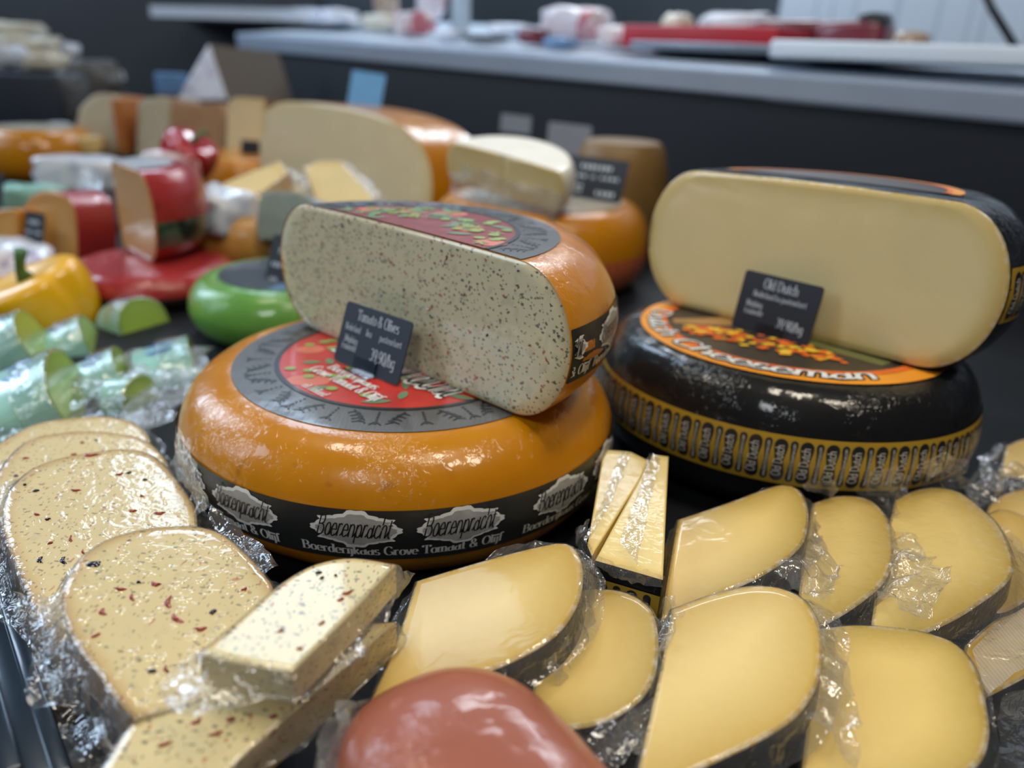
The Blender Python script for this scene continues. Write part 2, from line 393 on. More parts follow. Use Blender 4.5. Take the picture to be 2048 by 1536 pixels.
# ------------------------------------------------------------------ lettering (drawn with strokes)
def arc(cx, cy, rx, ry, a0, a1, n=None):
    n = n or max(4, int(abs(a1 - a0) / 18))
    return [(cx + rx * math.cos(R_(a0 + (a1 - a0) * i / n)), cy + ry * math.sin(R_(a0 + (a1 - a0) * i / n))) for i in range(n + 1)]
def st(x, y0, y1, fl='bt'): return ('S', x, y0, y1, fl)
BOWL = arc(.27, .31, .21, .31, 0, 360)
GL = {
 'a': (.60, [arc(.25, .24, .19, .24, 0, 360), st(.46, 0, .62, 'b')]),
 'b': (.58, [st(.08, 0, 1, 't'), arc(.29, .31, .21, .31, 0, 360)]),
 'c': (.52, [arc(.27, .31, .21, .31, 45, 315)]),
 'd': (.60, [arc(.26, .31, .20, .31, 0, 360), st(.47, 0, 1, 'bt')]),
 'e': (.55, [arc(.27, .31, .21, .31, 0, 315), [(.06, .33), (.48, .33)]]),
 'f': (.36, [st(.15, 0, .78, 'b'), arc(.29, .78, .14, .22, 180, 40), [(.02, .60), (.32, .60)]]),
 'g': (.58, [arc(.26, .34, .20, .28, 0, 360), st(.46, -.10, .62, ''), arc(.27, -.1, .19, .2, 0, -150)]),
 'h': (.60, [st(.09, 0, 1), arc(.285, .40, .19, .22, 180, 0), st(.475, 0, .40, 'b')]),
 'i': (.25, [st(.11, 0, .62), arc(.11, .85, .05, .05, 0, 360)]),
 'j': (.27, [st(.14, -.10, .62, 't'), arc(.02, -.10, .12, .2, 0, -120), arc(.14, .85, .05, .05, 0, 360)]),
 'k': (.56, [st(.09, 0, 1), [(.44, .60), (.12, .26)], [(.22, .36), (.48, 0)]]),
 'l': (.25, [st(.11, 0, 1)]),
 'm': (.88, [st(.09, 0, .62), arc(.25, .42, .155, .2, 180, 0), st(.405, 0, .42, 'b'), arc(.57, .42, .165, .2, 180, 0), st(.735, 0, .42, 'b')]),
 'n': (.60, [st(.09, 0, .62), arc(.285, .40, .19, .22, 180, 0), st(.475, 0, .40, 'b')]),
 'o': (.54, [BOWL]),
 'p': (.60, [st(.09, -.30, .62), arc(.30, .31, .21, .31, 0, 360)]),
 'r': (.45, [st(.09, 0, .62), arc(.26, .38, .17, .24, 180, 50)]),
 's': (.46, [arc(.22, .465, .155, .155, 35, 270), arc(.22, .155, .165, .155, 90, -145)]),
 't': (.40, [st(.15, .14, .84, ''), arc(.27, .14, .12, .14, 180, 310), [(.01, .60), (.33, .60)]]),
 'u': (.60, [st(.09, .2, .62, 't'), arc(.275, .2, .185, .2, 180, 360), st(.46, 0, .62)]),
 'v': (.48, [[(.03, .62), (.235, 0)], [(.235, 0), (.45, .62)]]),
 'w': (.74, [[(.03, .62), (.2, 0)], [(.2, 0), (.37, .6)], [(.37, .6), (.54, 0)], [(.54, 0), (.71, .62)]]),
 'z': (.46, [[(.05, .60), (.40, .60)], [(.40, .60), (.05, .02)], [(.05, .02), (.42, .02)]]),
 '\u00e5': (.60, [arc(.25, .24, .19, .24, 0, 360), st(.46, 0, .62, 'b'), arc(.26, .84, .08, .08, 0, 360)]),
 'B': (.74, [st(.13, 0, 1), [(.13, .98), (.34, .98)], arc(.34, .755, .22, .225, 90, -90), [(.13, .53), (.38, .53)], arc(.38, .275, .26, .255, 90, -90), [(.13, .02), (.38, .02)]]),
 'C': (.76, [arc(.41, .5, .34, .5, 40, 320)]),
 'D': (.80, [st(.13, 0, 1), [(.13, .98), (.34, .98)], arc(.34, .5, .38, .48, 90, -90), [(.13, .02), (.34, .02)]]),
 'G': (.82, [arc(.41, .5, .34, .5, 40, 300), st(.70, .06, .42, 't')]),
 'H': (.82, [st(.14, 0, 1), st(.66, 0, 1), [(.14, .52), (.66, .52)]]),
 'M': (.98, [st(.12, 0, 1), [(.12, 1), (.48, .1)], [(.48, .1), (.84, 1)], st(.84, 0, 1)]),
 'N': (.82, [st(.12, 0, 1), [(.12, 1), (.68, 0)], st(.68, 0, 1, 't')]),
 'O': (.82, [arc(.41, .5, .34, .5, 0, 360)]),
 'T': (.72, [st(.36, 0, 1, 'b'), [(.04, .97), (.68, .97)], [(.05, .97), (.05, .78)], [(.67, .97), (.67, .78)]]),
 '0': (.60, [arc(.3, .5, .22, .5, 0, 360)]),
 '3': (.58, [arc(.27, .76, .19, .23, 150, -80), arc(.27, .27, .22, .27, 85, -150)]),
 '6': (.60, [arc(.3, .3, .21, .3, 0, 360), arc(.42, .5, .33, .5, 110, 200)]),
 '9': (.60, [arc(.3, .69, .21, .3, 0, 360), arc(.18, .5, .33, .5, 20, -75)]),
 '8': (.60, [arc(.3, .75, .18, .23, 0, 360), arc(.3, .27, .22, .27, 0, 360)]),
 '&': (.80, [arc(.33, .77, .16, .2, -60, 240), [(.25, .60), (.70, .02)], arc(.30, .27, .22, .26, 110, 330), [(.49, .14), (.64, .45)]]),
 ',': (.24, [[(.11, .06), (.05, -.16)]]),
 '.': (.24, [arc(.1, .05, .045, .045, 0, 360)]),
 '/': (.40, [[(.02, -.1), (.36, 1.02)]]),
 ' ': (.32, []),
}
def lettering(txt, size, style='serif', slant=0.0, align='c', track=0.0, width=None):
    """flat stroke lettering -> (verts2d, faces)"""
    thick, thin, serif = {'serif': (.135, .035, .045), 'fat': (.20, .035, .045), 'sans': (.095, .085, 0), 'script': (.115, .05, 0),
                          'bold_script': (.14, .065, 0), 'outline_script': (.27, .20, 0)}[style]
    vs, fs = [], []
    def strip(pts):
        if len(pts) < 2: return
        b = len(vs); n = len(pts)
        closed = math.hypot(pts[0][0] - pts[-1][0], pts[0][1] - pts[-1][1]) < 1e-6
        for i, p in enumerate(pts):
            a = pts[i - 1] if i else (pts[-2] if closed else p); c = pts[i + 1] if i < n - 1 else (pts[1] if closed else p)
            dx, dy = c[0] - a[0], c[1] - a[1]; L = math.hypot(dx, dy) or 1
            dx /= L; dy /= L
            wd = (thin + (thick - thin) * abs(dy) ** 1.3) / 2
            vs.append((p[0] - dy * wd, p[1] + dx * wd)); vs.append((p[0] + dy * wd, p[1] - dx * wd))
        for i in range(n - 1): fs.append((b + 2 * i, b + 2 * i + 1, b + 2 * i + 3, b + 2 * i + 2))
    x = 0.0
    for k, ch in enumerate(txt):
        adv, strokes = GL[ch]
        for s in strokes:
            if s[0] == 'S':
                _, sx, y0, y1, fl = s
                strip([(x + sx, y0), (x + sx, y1)])
                if serif:
                    for f, yy in (('b', y0 + serif / 2), ('t', y1 - serif / 2)):
                        if f in fl:
                            b = len(vs); l = thick / 2 + .085; r = l if not (f == 't' and y1 < .9 or f == 't' and ch in 'bdhkl') else thick / 2
                            vs.extend([(x + sx - l, yy - serif / 2), (x + sx + r, yy - serif / 2), (x + sx + r, yy + serif / 2), (x + sx - l, yy + serif / 2)])
                            fs.append((b, b + 1, b + 2, b + 3))
            else:
                strip([(x + p[0], p[1]) for p in s])
        if 'script' in style and k < len(txt) - 1 and ch.islower() and txt[k + 1].islower():
            strip([(x + adv - .13, .05), (x + adv - .02, .10), (x + adv + .10, .32)])
        x += adv + track
    x -= track
    off = {'c': x / 2, 'l': 0, 'r': x}[align]
    sx = size if width is None else width / x
    out = [((px - off) * sx + slant * py * size, py * size) for px, py in vs]
    return out, fs

def map2d(data, fn):
    return [fn(u, v) for u, v in data[0]], data[1]
def merge(parts):
    vs, fs = [], []
    for v, f in parts:
        b = len(vs); vs += list(v); fs += [tuple(i + b for i in q) for q in f]
    return vs, fs
def shift(d, dx, dy): return [(u + dx, v + dy) for u, v in d[0]], d[1]
def poly2d(pts): return list(pts), [tuple(range(len(pts)))]
def fan2d(pts, c=None):
    """star polygon with rings so it can follow curved ground"""
    n = len(pts)
    c = c or (sum(p[0] for p in pts) / n, sum(p[1] for p in pts) / n)
    vs = [c]; fs = []
    for k in (0.34, 0.67, 1.0): vs += [(c[0] + (p[0] - c[0]) * k, c[1] + (p[1] - c[1]) * k) for p in pts]
    for i in range(n):
        j = (i + 1) % n
        fs.append((0, 1 + i, 1 + j))
        for r in range(2): fs.append((1 + r * n + i, 1 + (r + 1) * n + i, 1 + (r + 1) * n + j, 1 + r * n + j))
    return vs, fs
def ring2d(r0, r1, n=160, a0=0, a1=360, steps=2):
    vs, fs = [], []
    for i in range(n + 1):
        a = R_(a0 + (a1 - a0) * i / n)
        for s in range(steps + 1):
            r = r0 + (r1 - r0) * s / steps; vs.append((r * math.cos(a), r * math.sin(a)))
    k = steps + 1
    for i in range(n):
        for s in range(steps): fs.append((i * k + s, i * k + s + 1, (i + 1) * k + s + 1, (i + 1) * k + s))
    return vs, fs
def leaf2d(cx, cy, L, W, ang, n=8):
    pts = []
    for i in range(n + 1): t = i / n; pts.append((L * (t - .5), W * math.sin(math.pi * t) ** .8))
    for i in range(n - 1, 0, -1): t = i / n; pts.append((L * (t - .5), -W * math.sin(math.pi * t) ** .8))
    c, s = math.cos(ang), math.sin(ang)
    return poly2d([(cx + x * c - y * s, cy + x * s + y * c) for x, y in pts])
def disc2d(cx, cy, rx, ry=None, n=18):
    ry = ry or rx
    return poly2d([(cx + rx * math.cos(2 * math.pi * i / n), cy + ry * math.sin(2 * math.pi * i / n)) for i in range(n)])
def stroke2d(pts, wd):
    vs, fs = [], []
    for i, p in enumerate(pts):
        a = pts[max(i - 1, 0)]; c = pts[min(i + 1, len(pts) - 1)]
        dx, dy = c[0] - a[0], c[1] - a[1]; L = math.hypot(dx, dy) or 1
        vs += [(p[0] - dy / L * wd / 2, p[1] + dx / L * wd / 2), (p[0] + dy / L * wd / 2, p[1] - dx / L * wd / 2)]
    for i in range(len(pts) - 1): fs.append((2 * i, 2 * i + 1, 2 * i + 3, 2 * i + 2))
    return vs, fs

# ------------------------------------------------------------------ cheese shapes
class Wheel:
    """round cheese: frame (centre of base, axis), radius R, height H, flat radius rl"""
    def __init__(s, c, R, H, rl, tilt=0.0, spin=0.0, dome=0.0015, lump=0.0, seed=0):
        s.c = V(c); s.R = R; s.H = H; s.rl = rl; s.dome = dome; s.lump = lump; s.seed = seed
        s.M = Matrix.Rotation(tilt, 3, 'X')
    def rad(s, z):
        q = max(-1, min(1, (z - s.H / 2) / (s.H / 2)))
        return s.rl + (s.R - s.rl) * math.sqrt(max(0, 1 - q * q))
    def W(s, x, y, z): return s.c + s.M @ V((x, y, z))
    def side(s, a, z, off=0.0):
        r = s.rad(z) + off; return s.W(r * math.cos(a), r * math.sin(a), z)
    def top(s, x, y, off=0.0):
        r = math.hypot(x, y) / s.rl
        return s.W(x, y, s.H + s.dome * (1 - min(1, r) ** 2) + off)
    def profile(s, n=14):
        pts = [(s.rl * k, s.H + s.dome * (1 - k * k)) for k in (0.0, 0.25, 0.5, 0.75, 0.9)]
        for i in range(2 * n + 1):
            t = math.pi / 2 - math.pi * i / (2 * n)
            pts.append((s.rl + (s.R - s.rl) * math.cos(t), s.H / 2 + s.H / 2 * math.sin(t)))
        pts += [(s.rl * k, 0) for k in (0.6, 0.0)]
        return pts
    def surface(s, a0, a1, n):
        pr = s.profile(); full = abs(a1 - a0 - 2 * math.pi) < 1e-6
        m = n if full else n + 1; vs, fs = [], []
        for i in range(m):
            a = a0 + (a1 - a0) * i / n
            for r, z in pr:
                if s.lump and r > s.rl * 1.02:
                    r += s.lump * nz(math.cos(a) * 4 + s.seed, math.sin(a) * 4, z * 30)
                vs.append(s.W(r * math.cos(a), r * math.sin(a), z))
        k = len(pr)
        for i in range(n):
            j = (i + 1) % m
            for q in range(k - 1): fs.append((i * k + q, i * k + q + 1, j * k + q + 1, j * k + q))
        return vs, fs
    def section(s, a, half=False):
        """outline of a cut through the axis towards angle a: list of (point, is_rind)"""
        pr = s.profile(10)[1:-1]; out = []
        ca, sa = math.cos(a), math.sin(a)
        R = [(s.W(r * ca, r * sa, z), True) for r, z in pr]
        if half: L = [(s.W(-r * ca, -r * sa, z), True) for r, z in reversed(pr)]
        else: L = [(s.W(0, 0, s.H * k), False) for k in [0.02 + 0.96 * i / 12 for i in range(13)]]
        return R + L
    def band(s, z0, z1, a0, a1, off, n=120, k=4):
        vs, fs = [], []
        for i in range(n + 1):
            a = a0 + (a1 - a0) * i / n
            for q in range(k + 1): vs.append(s.side(a, z0 + (z1 - z0) * q / k, off))
        for i in range(n):
            for q in range(k): fs.append((i * (k + 1) + q, (i + 1) * (k + 1) + q, (i + 1) * (k + 1) + q + 1, i * (k + 1) + q + 1))
        return vs, fs

def fill_face(outline, nrm, rings=10, bevel=0.0007):
    """outline: list of (point, is_rind). Returns verts, faces, rind distance"""
    P = [V(p) for p, _ in outline]; n = len(P)
    c = sum(P, V((0, 0, 0))) / n
    rp = [p for p, f in outline if f]
    vs, fs, at = [], [], []
    ks = [1.0, 0.985] + [0.985 * (1 - (i + 1) / rings) for i in range(rings - 1)]
    for q, k in enumerate(ks):
        for p in P:
            v = c + (p - c) * k - nrm * (bevel if q == 0 else 0)
            vs.append(v); at.append(min([(v - r).length for r in rp], default=1.0) if rp else 1.0)
    vs.append(c); at.append(min([(c - r).length for r in rp], default=1.0))
    for q in range(len(ks) - 1):
        for i in range(n):
            j = (i + 1) % n; fs.append((q * n + i, q * n + j, (q + 1) * n + j, (q + 1) * n + i))
    b = (len(ks) - 1) * n
    for i in range(n): fs.append((b + i, b + (i + 1) % n, len(vs) - 1))
    return vs, fs, at

def smooth_outline(pts, step):
    """pts: (x,y) or (x,y,'c') corners; returns dense list of (x,y,index position)"""
    n = len(pts); out = []
    def cr(p0, p1, p2, p3, t):
        return tuple(0.5 * ((2 * p1[i]) + (-p0[i] + p2[i]) * t + (2 * p0[i] - 5 * p1[i] + 4 * p2[i] - p3[i]) * t * t + (-p0[i] + 3 * p1[i] - 3 * p2[i] + p3[i]) * t ** 3) for i in (0, 1))
    for i in range(n):
        p1, p2 = pts[i], pts[(i + 1) % n]
        p0 = pts[i - 1] if len(p1) < 3 else (2 * p1[0] - p2[0], 2 * p1[1] - p2[1])
        p3 = pts[(i + 2) % n] if len(p2) < 3 else (2 * p2[0] - p1[0], 2 * p2[1] - p1[1])
        L = math.hypot(p2[0] - p1[0], p2[1] - p1[1]); k = max(2, int(L / step))
        for q in range(k):
            t = q / k; x, y = cr(p0, p1, p2, p3, t); out.append((x, y, i + t))
    return out

def film_skirt(P, O, nrm, thick, wfun, seed, amp=0.006, lift=0.55, sel=None):
    """clear bag edge that leaves the rim of a slice and ends in a ruffled seam"""
    vs, fs = [], []; K = 7; n = len(P); s = 0.0
    for i in range(n):
        s += (P[i] - P[i - 1]).length if i else 0
        wd = wfun(i / n)
        prof = [(-0.0016, 0.0007), (0.0010, -0.0008), (0.0030, -thick * 0.30)]
        for k in range(K - 3):
            t = (k + 1) / (K - 3); prof.append((0.003 + wd * t, -thick * (0.30 + (lift - 0.30) * min(1, t * 1.5))))
        for k, (o, h) in enumerate(prof):
            t = max(0, (k - 2) / (K - 3))
            a = amp * t * (nz(s * 70 + seed, t * 1.2, seed) + 0.6 * nz(s * 170, t * 2, seed + 4))
            b = 0.5 * amp * t * nz(s * 60, t * 2 + 9, seed + 2)
            vs.append(P[i] + O[i] * (o + b) + nrm * (h + a))
    m = n
    for i in range(m):
        j = (i + 1) % n
        if sel and not sel(i / n): continue
        for k in range(K - 1): fs.append((i * K + k, i * K + k + 1, j * K + k + 1, j * K + k))
    return vs, fs

def slab(name, label, cat, pts2d, frame, thick, rind, mats, group=None, film=None, seed=0, shear=(0, 0), step=0.004, film_mat_=None, film_amp=0.006, taper=0.0, inset_back=0.0):
    """a slice of cheese. frame=(origin,ex,ey,n); rind=list of (i0,i1) outline index spans that are rind.
    mats=(paste, rind). film = function t->flange width or None"""
    O, ex, ey, n = frame
    d = smooth_outline(pts2d, step)
    area = sum(d[i][0] * d[(i + 1) % len(d)][1] - d[(i + 1) % len(d)][0] * d[i][1] for i in range(len(d)))
    if area < 0: d = d[::-1]
    isr = [any(a <= q[2] <= b for a, b in rind) for q in d]
    P = [O + ex * q[0] + ey * q[1] for q in d]; N = len(P)
    base = sum(P, V((0, 0, 0))) / N - n * thick
    t = thing(name, label, cat, base, group)
    vs, fs, at = fill_face(list(zip(P, isr)), n)
    back = [p - n * thick + ex * shear[0] + ey * shear[1] for p in P]
    cb = sum(back, V((0, 0, 0))) / N
    back = [cb + (p - cb) * (1 - inset_back) for p in back]
    rv, rf = [], []
    for i in range(N):
        j = (i + 1) % N
        a, b = P[i] - n * 0.0007, P[j] - n * 0.0007
        if isr[i] and isr[j]:
            o = (ex * (d[j][1] - d[i][1]) - ey * (d[j][0] - d[i][0])).normalized()
            mid = [(a * 0.5 + back[i] * 0.5), (b * 0.5 + back[j] * 0.5)]
            k = len(rv); rv += [a, b, mid[1], mid[0], back[j], back[i]]
            rf += [(k, k + 3, k + 2, k + 1), (k + 3, k + 5, k + 4, k + 2)]
        else:
            k = len(vs); vs += [a, b, back[j], back[i]]; at += [0.03] * 4; fs.append((k, k + 3, k + 2, k + 1))
    k = len(vs); vs += back; at += [0.03] * N; fs.append(tuple(range(k + N - 1, k - 1, -1)))
    mesh('paste', vs, fs, mats[0], t, True, {'rind': at})
    if rf: mesh('rind', rv, rf, mats[1], t, False)
    if film:
        Od = []
        for i in range(N):
            a, b = d[i - 3], d[(i + 3) % N]
            Od.append((ex * (b[1] - a[1]) - ey * (b[0] - a[0])).normalized())
        fv, ff = film_skirt(P, Od, n, thick, film, seed, film_amp)
        mesh('vacuum_bag', fv, ff, film_mat_ or film_clear, t, True)
    t['n'] = 0; del t['n']
    return t

def frame_at(Pt, n, xdir=V((1, 0, 0))):
    n = V(n).normalized(); ex = (xdir - n * xdir.dot(n)).normalized(); ey = n.cross(ex)
    return (V(Pt), ex, ey, n)
def px_pts(pts, fr):
    O, ex, ey, n = fr; out = []
    for p in pts:
        q = onpl(p[0], p[1], O, n) - O
        out.append((q.dot(ex), q.dot(ey)) + tuple(p[2:]))
    return out
def slab_px(name, label, cat, pts, centre, z, n, thick, rind, mats, **kw):
    fr = frame_at(atz(centre[0], centre[1], z), n)
    return slab(name, label, cat, px_pts(pts, fr), fr, thick, rind, mats, **kw)
def slab_pd(name, label, cat, pts, centre, depth, n, thick, rind, mats, **kw):
    fr = frame_at(atd(centre[0], centre[1], depth), n)
    return slab(name, label, cat, px_pts(pts, fr), fr, thick, rind, mats, **kw)

def sheet(name, path_a, path_b, mat, parent, amp=0.004, nu=26, nv=9, seed=0, freq=60, label=None):
    """crumpled film spanned between two polylines (world points)"""
    def pick(path, t):
        f = t * (len(path) - 1); i = min(int(f), len(path) - 2); return path[i].lerp(path[i + 1], f - i)
    vs, fs = [], []
    for i in range(nu + 1):
        for j in range(nv + 1):
            a = pick(path_a, i / nu); b = pick(path_b, i / nu); p = a.lerp(b, j / nv)
            q = p * freq; e = math.sin(math.pi * min(1, 0.15 + j / nv))
            p = p + V((nz(q.x + seed, q.y, q.z), nz(q.x, q.y + 5 + seed, q.z), nz(q.x, q.y, q.z + 9 + seed))) * amp
            vs.append(p)
    for i in range(nu):
        for j in range(nv): k = i * (nv + 1) + j; fs.append((k, k + 1, k + nv + 2, k + nv + 1))
    return mesh(name, vs, fs, mat, parent, True, label=label)

def round_rect(w, h, r, n=5):
    pts = []
    for cx, cy, a in ((w / 2 - r, h / 2 - r, 0), (-w / 2 + r, h / 2 - r, 90), (-w / 2 + r, -h / 2 + r, 180), (w / 2 - r, -h / 2 + r, 270)):
        pts += [(cx + r * math.cos(R_(a + 90 * i / n)), cy + r * math.sin(R_(a + 90 * i / n))) for i in range(n + 1)]
    return pts
def prism(pts2d, fr, thick, mb, mi=0):
    O, ex, ey, n = fr; N = len(pts2d)
    vs = [O + ex * p[0] + ey * p[1] for p in pts2d] + [O + ex * p[0] + ey * p[1] - n * thick for p in pts2d]
    fs = [tuple(range(N)), tuple(range(2 * N - 1, N - 1, -1))] + [(i, i + N, (i + 1) % N + N, (i + 1) % N) for i in range(N)]
    mb.add(vs, fs, mi)
def price_card(label, bl, u, up, w, h, lines, card_mat, group='price signs among the cheeses', clip=True, print_mat=None, name='price_sign', dashes=()):
    u = V(u).normalized(); up = V(up).normalized(); n = u.cross(up)
    bl = V(bl); c = bl + u * (w / 2) + up * (h / 2)
    t = thing(name, label, 'sign', bl + u * (w / 2), group)
    b = MB(); prism(round_rect(w, h, 0.003), (c, u, up, n), 0.0012, b)
    card = b.build('card', card_mat, t, smooth=False)
    parts = []
    for txt, x, y, size, align, width in lines:
        d = lettering(txt, size, 'serif', align=align, width=width)
        parts.append(shift(d, x * w - w / 2, y * h - h / 2))
    for (x, y, l, hh) in dashes:      # lettering too small to read
        k = max(3, int(l * 14))
        for i in range(k):
            xx = (x + l * (i + .12) / k) * w - w / 2; yy = y * h - h / 2; ww = l * w / k * (.55 + .2 * ((i * 7) % 3) / 2)
            parts.append(poly2d([(xx, yy), (xx + ww, yy), (xx + ww, yy + hh * h), (xx, yy + hh * h)]))
    if parts:
        d = merge(parts)
        mesh('lettering', [c + u * p[0] + up * p[1] + n * 0.0003 for p in d[0]], d[1], print_mat or ink_sign, card, False)
    if clip:
        b = MB(); cw = w * 0.17
        f = bl + u * (w * 0.5)
        b.box(f + n * 0.0012 + up * 0.004, u * cw, up * 0.0055, n * 0.0006)
        b.box(f + n * 0.004 - up * 0.0012, u * cw, up * 0.0005, n * 0.006)
        b.build('clip', clear_plastic, t, smooth=False)
    return t
# ------------------------------------------------------------------ the display bed and the back counter
def dark_bed():
    t = NT('dark_display_bed')
    f = t.noise(25, 4)
    t.set(Base_Color=t.mix(f, (0.005, 0.006, 0.008, 1), (0.012, 0.013, 0.016, 1)), Roughness=0.55, Specular_IOR_Level=0.2)
    t.bump(t.noise(60, 3, dist=0.6), 0.3, 0.002)
    return t.mat
bed_mat = dark_bed()
EA, EB = V((0.845, 0.724, 0)), V((-0.787, 2.057, 0))          # foot line of the riser behind the cheeses
ED = (EB - EA).normalized(); EN = V((-ED.y, ED.x, 0))         # EN points away from the shop front
if EN.y < 0: EN = -EN
A2, B2 = EA - ED * 1.2, EB + ED * 0.05
b = MB()
b.add([(-2.4, -0.50, 0), (1.4, -0.50, 0), (A2.x, A2.y + .02, 0), (B2.x, B2.y + .02, 0), (-2.4, 2.6, 0)], [(0, 1, 2, 3, 4)])
b.add([(-2.4, -0.50, -.06), (1.4, -0.50, -.06), (A2.x, A2.y + .02, -.06), (B2.x, B2.y + .02, -.06), (-2.4, 2.6, -.06)], [(4, 3, 2, 1, 0)])
b.add([(-2.4, -0.50, 0), (1.4, -0.50, 0), (1.4, -0.50, -.06), (-2.4, -0.50, -.06)], [(0, 3, 2, 1)])
struct(b.build('floor', bed_mat, None, False), 'dark display bed under the cheeses')

riser_mat = plain('dark_riser_panel', (0.006, 0.008, 0.014), 0.5, var=0.2, scale=200, bump=0.0003)
steel = plain('brushed_steel_edge', (0.34, 0.40, 0.50), 0.34, var=0.08, scale=15, metal=0.25)
white_top = plain('white_worktop', (0.62, 0.70, 0.80), 0.30, var=0.05, scale=8)
b = MB(); mid = (A2 + B2) / 2; hl = (A2 - B2).length / 2
EDs = ED + V((0, 0, 0.020))                                   # riser and counter climb a little to the left
zs = 0.020 * (mid - EA).dot(ED)
b.box(mid + EN * 0.012 + V((0, 0, 0.110 + zs)), EDs * hl, EN * 0.012, V((0, 0, 0.152)))
b.box(mid - EN * 0.004 + V((0, 0, 0.075)), ED * hl, EN * 0.004, V((0, 0, 0.004)))
struct(b.build('wall_back', riser_mat, None, False), 'dark riser panel behind the cheeses')
TU = (V((0, 0, 1)) - EN * 0.10).normalized(); TN = (EN + V((0, 0, 0.10))).normalized()
def on_counter(s, dpt, h):   # s metres along the riser from EA, dpt behind its front edge, h above the top
    return EA + ED * s + V((0, 0, 0.318)) + TN * dpt + TU * h
t = thing('back_counter', 'long steel edged serving counter behind the cheese display', 'counter', mid + EN * 0.3 + V((0, 0, 0.27)))
b = MB(); c0 = on_counter(0, 0, 0)
cm = (A2 + B2) / 2 + V((0, 0, 0.312 + 0.020 * ((A2 + B2) / 2 - EA).dot(ED)))
b.box(cm + TN * 0.02 - TU * 0.0235, EDs * hl, TN * 0.04, TU * 0.0235)
edge = b.build('edge', steel, t, False)
mo = edge.modifiers.new('bevel', 'BEVEL'); mo.width = 0.006; mo.segments = 3
b = MB(); b.box(cm + TN * 0.46 - TU * 0.0130, EDs * hl, TN * 0.40, TU * 0.0125)
b.build('worktop', white_top, t, False)

# ------------------------------------------------------------------ the orange tomato & olive wheel
UB = V((0.757, -0.653, 0)).normalized(); VB = V((0.653, 0.757, 0)).normalized()
wheel_m = Wheel((0, 0, 0), 0.1665, 0.096, 0.1255, lump=0.0012)
MW = thing('round_cheese', 'whole orange-rinded cheese wheel with black band reading Boerenpracht', 'cheese', (0, 0, 0))
vs, fs = wheel_m.surface(0, 2 * math.pi, 200)
mesh('rind', vs, fs, rind_orange, MW)

def plate2d(wd, ht):
    """ornate cartouche outline"""
    pts = []; n = 120
    for i in range(n):
        a = 2 * math.pi * i / n; c, s = math.cos(a), math.sin(a)
        x = wd * 0.86 * math.copysign(abs(c) ** 0.75, c); y = ht * 0.74 * math.copysign(abs(s) ** 0.85, s)
        r = 1 + 0.07 * abs(math.sin(a * 6)) ** 0.6
        r += 0.30 * math.exp(-((abs(s) - 1) / 0.012) ** 2)
        r += 0.17 * math.exp(-((abs(c) - 1) / 0.010) ** 2)
        r += 0.14 * math.exp(-((abs(c) - .80) / 0.05) ** 2)
        pts.append((x * r, y * r))
    return pts
def boeren_band(wheel, parent, a0, a1, z0, z1, anchors, seglim=None):
    R = wheel.R
    vs, fs = wheel.band(z0, z1, a0, a1, 0.0007)
    band = mesh('paper_band', vs, fs, ink_band, parent)
    zc = z0 + (z1 - z0) * 0.645; zt = z0 + (z1 - z0) * 0.125; H = z1 - z0
    lim = lambda a: a0 + R_(0.5) < a < a1 - R_(0.5)
    def put(d, a, off):
        vv, ff = d
        P = [(a + u / R, v) for u, v in vv]
        ff = [f for f in ff if all(lim(P[i][0]) for i in f)]
        return [wheel.side(min(max(p[0], a0), a1), p[1], off) for p in P], ff
    for a in anchors:     # angle where the long line of text starts
        for da in (11.8, 33.9):
            pl = plate2d(0.0272, H * 0.36); m = MB()
            m.add(*put(shift(fan2d(pl), 0, zc), a + R_(da), 0.0010), 0)
            m.add(*put(shift(fan2d([(x * .88, y * .82) for x, y in pl]), 0, zc), a + R_(da), 0.0013), 1)
            m.add(*put(shift(lettering('Boerenpracht', H * 0.40, 'script', 0.25, width=0.0450), -0.002, zc - H * 0.13), a + R_(da), 0.0017), 2)
            if m.f: m.build('badge', [silver_light, silver_print, ink_black], band, False)
        d = put(shift(lettering('Boerderijkaas Grove Tomaat & Olijf', H * 0.20, 'fat', align='l', width=0.1262), 0, zt), a, 0.0011)
        if d[1]: mesh('lettering', d[0], d[1], ink_white, band, False)
boeren_band(wheel_m, MW, R_(90), R_(450), 0.0290, 0.0640, [R_(257.2 + 48.8 * k) for k in range(-3, 4)])

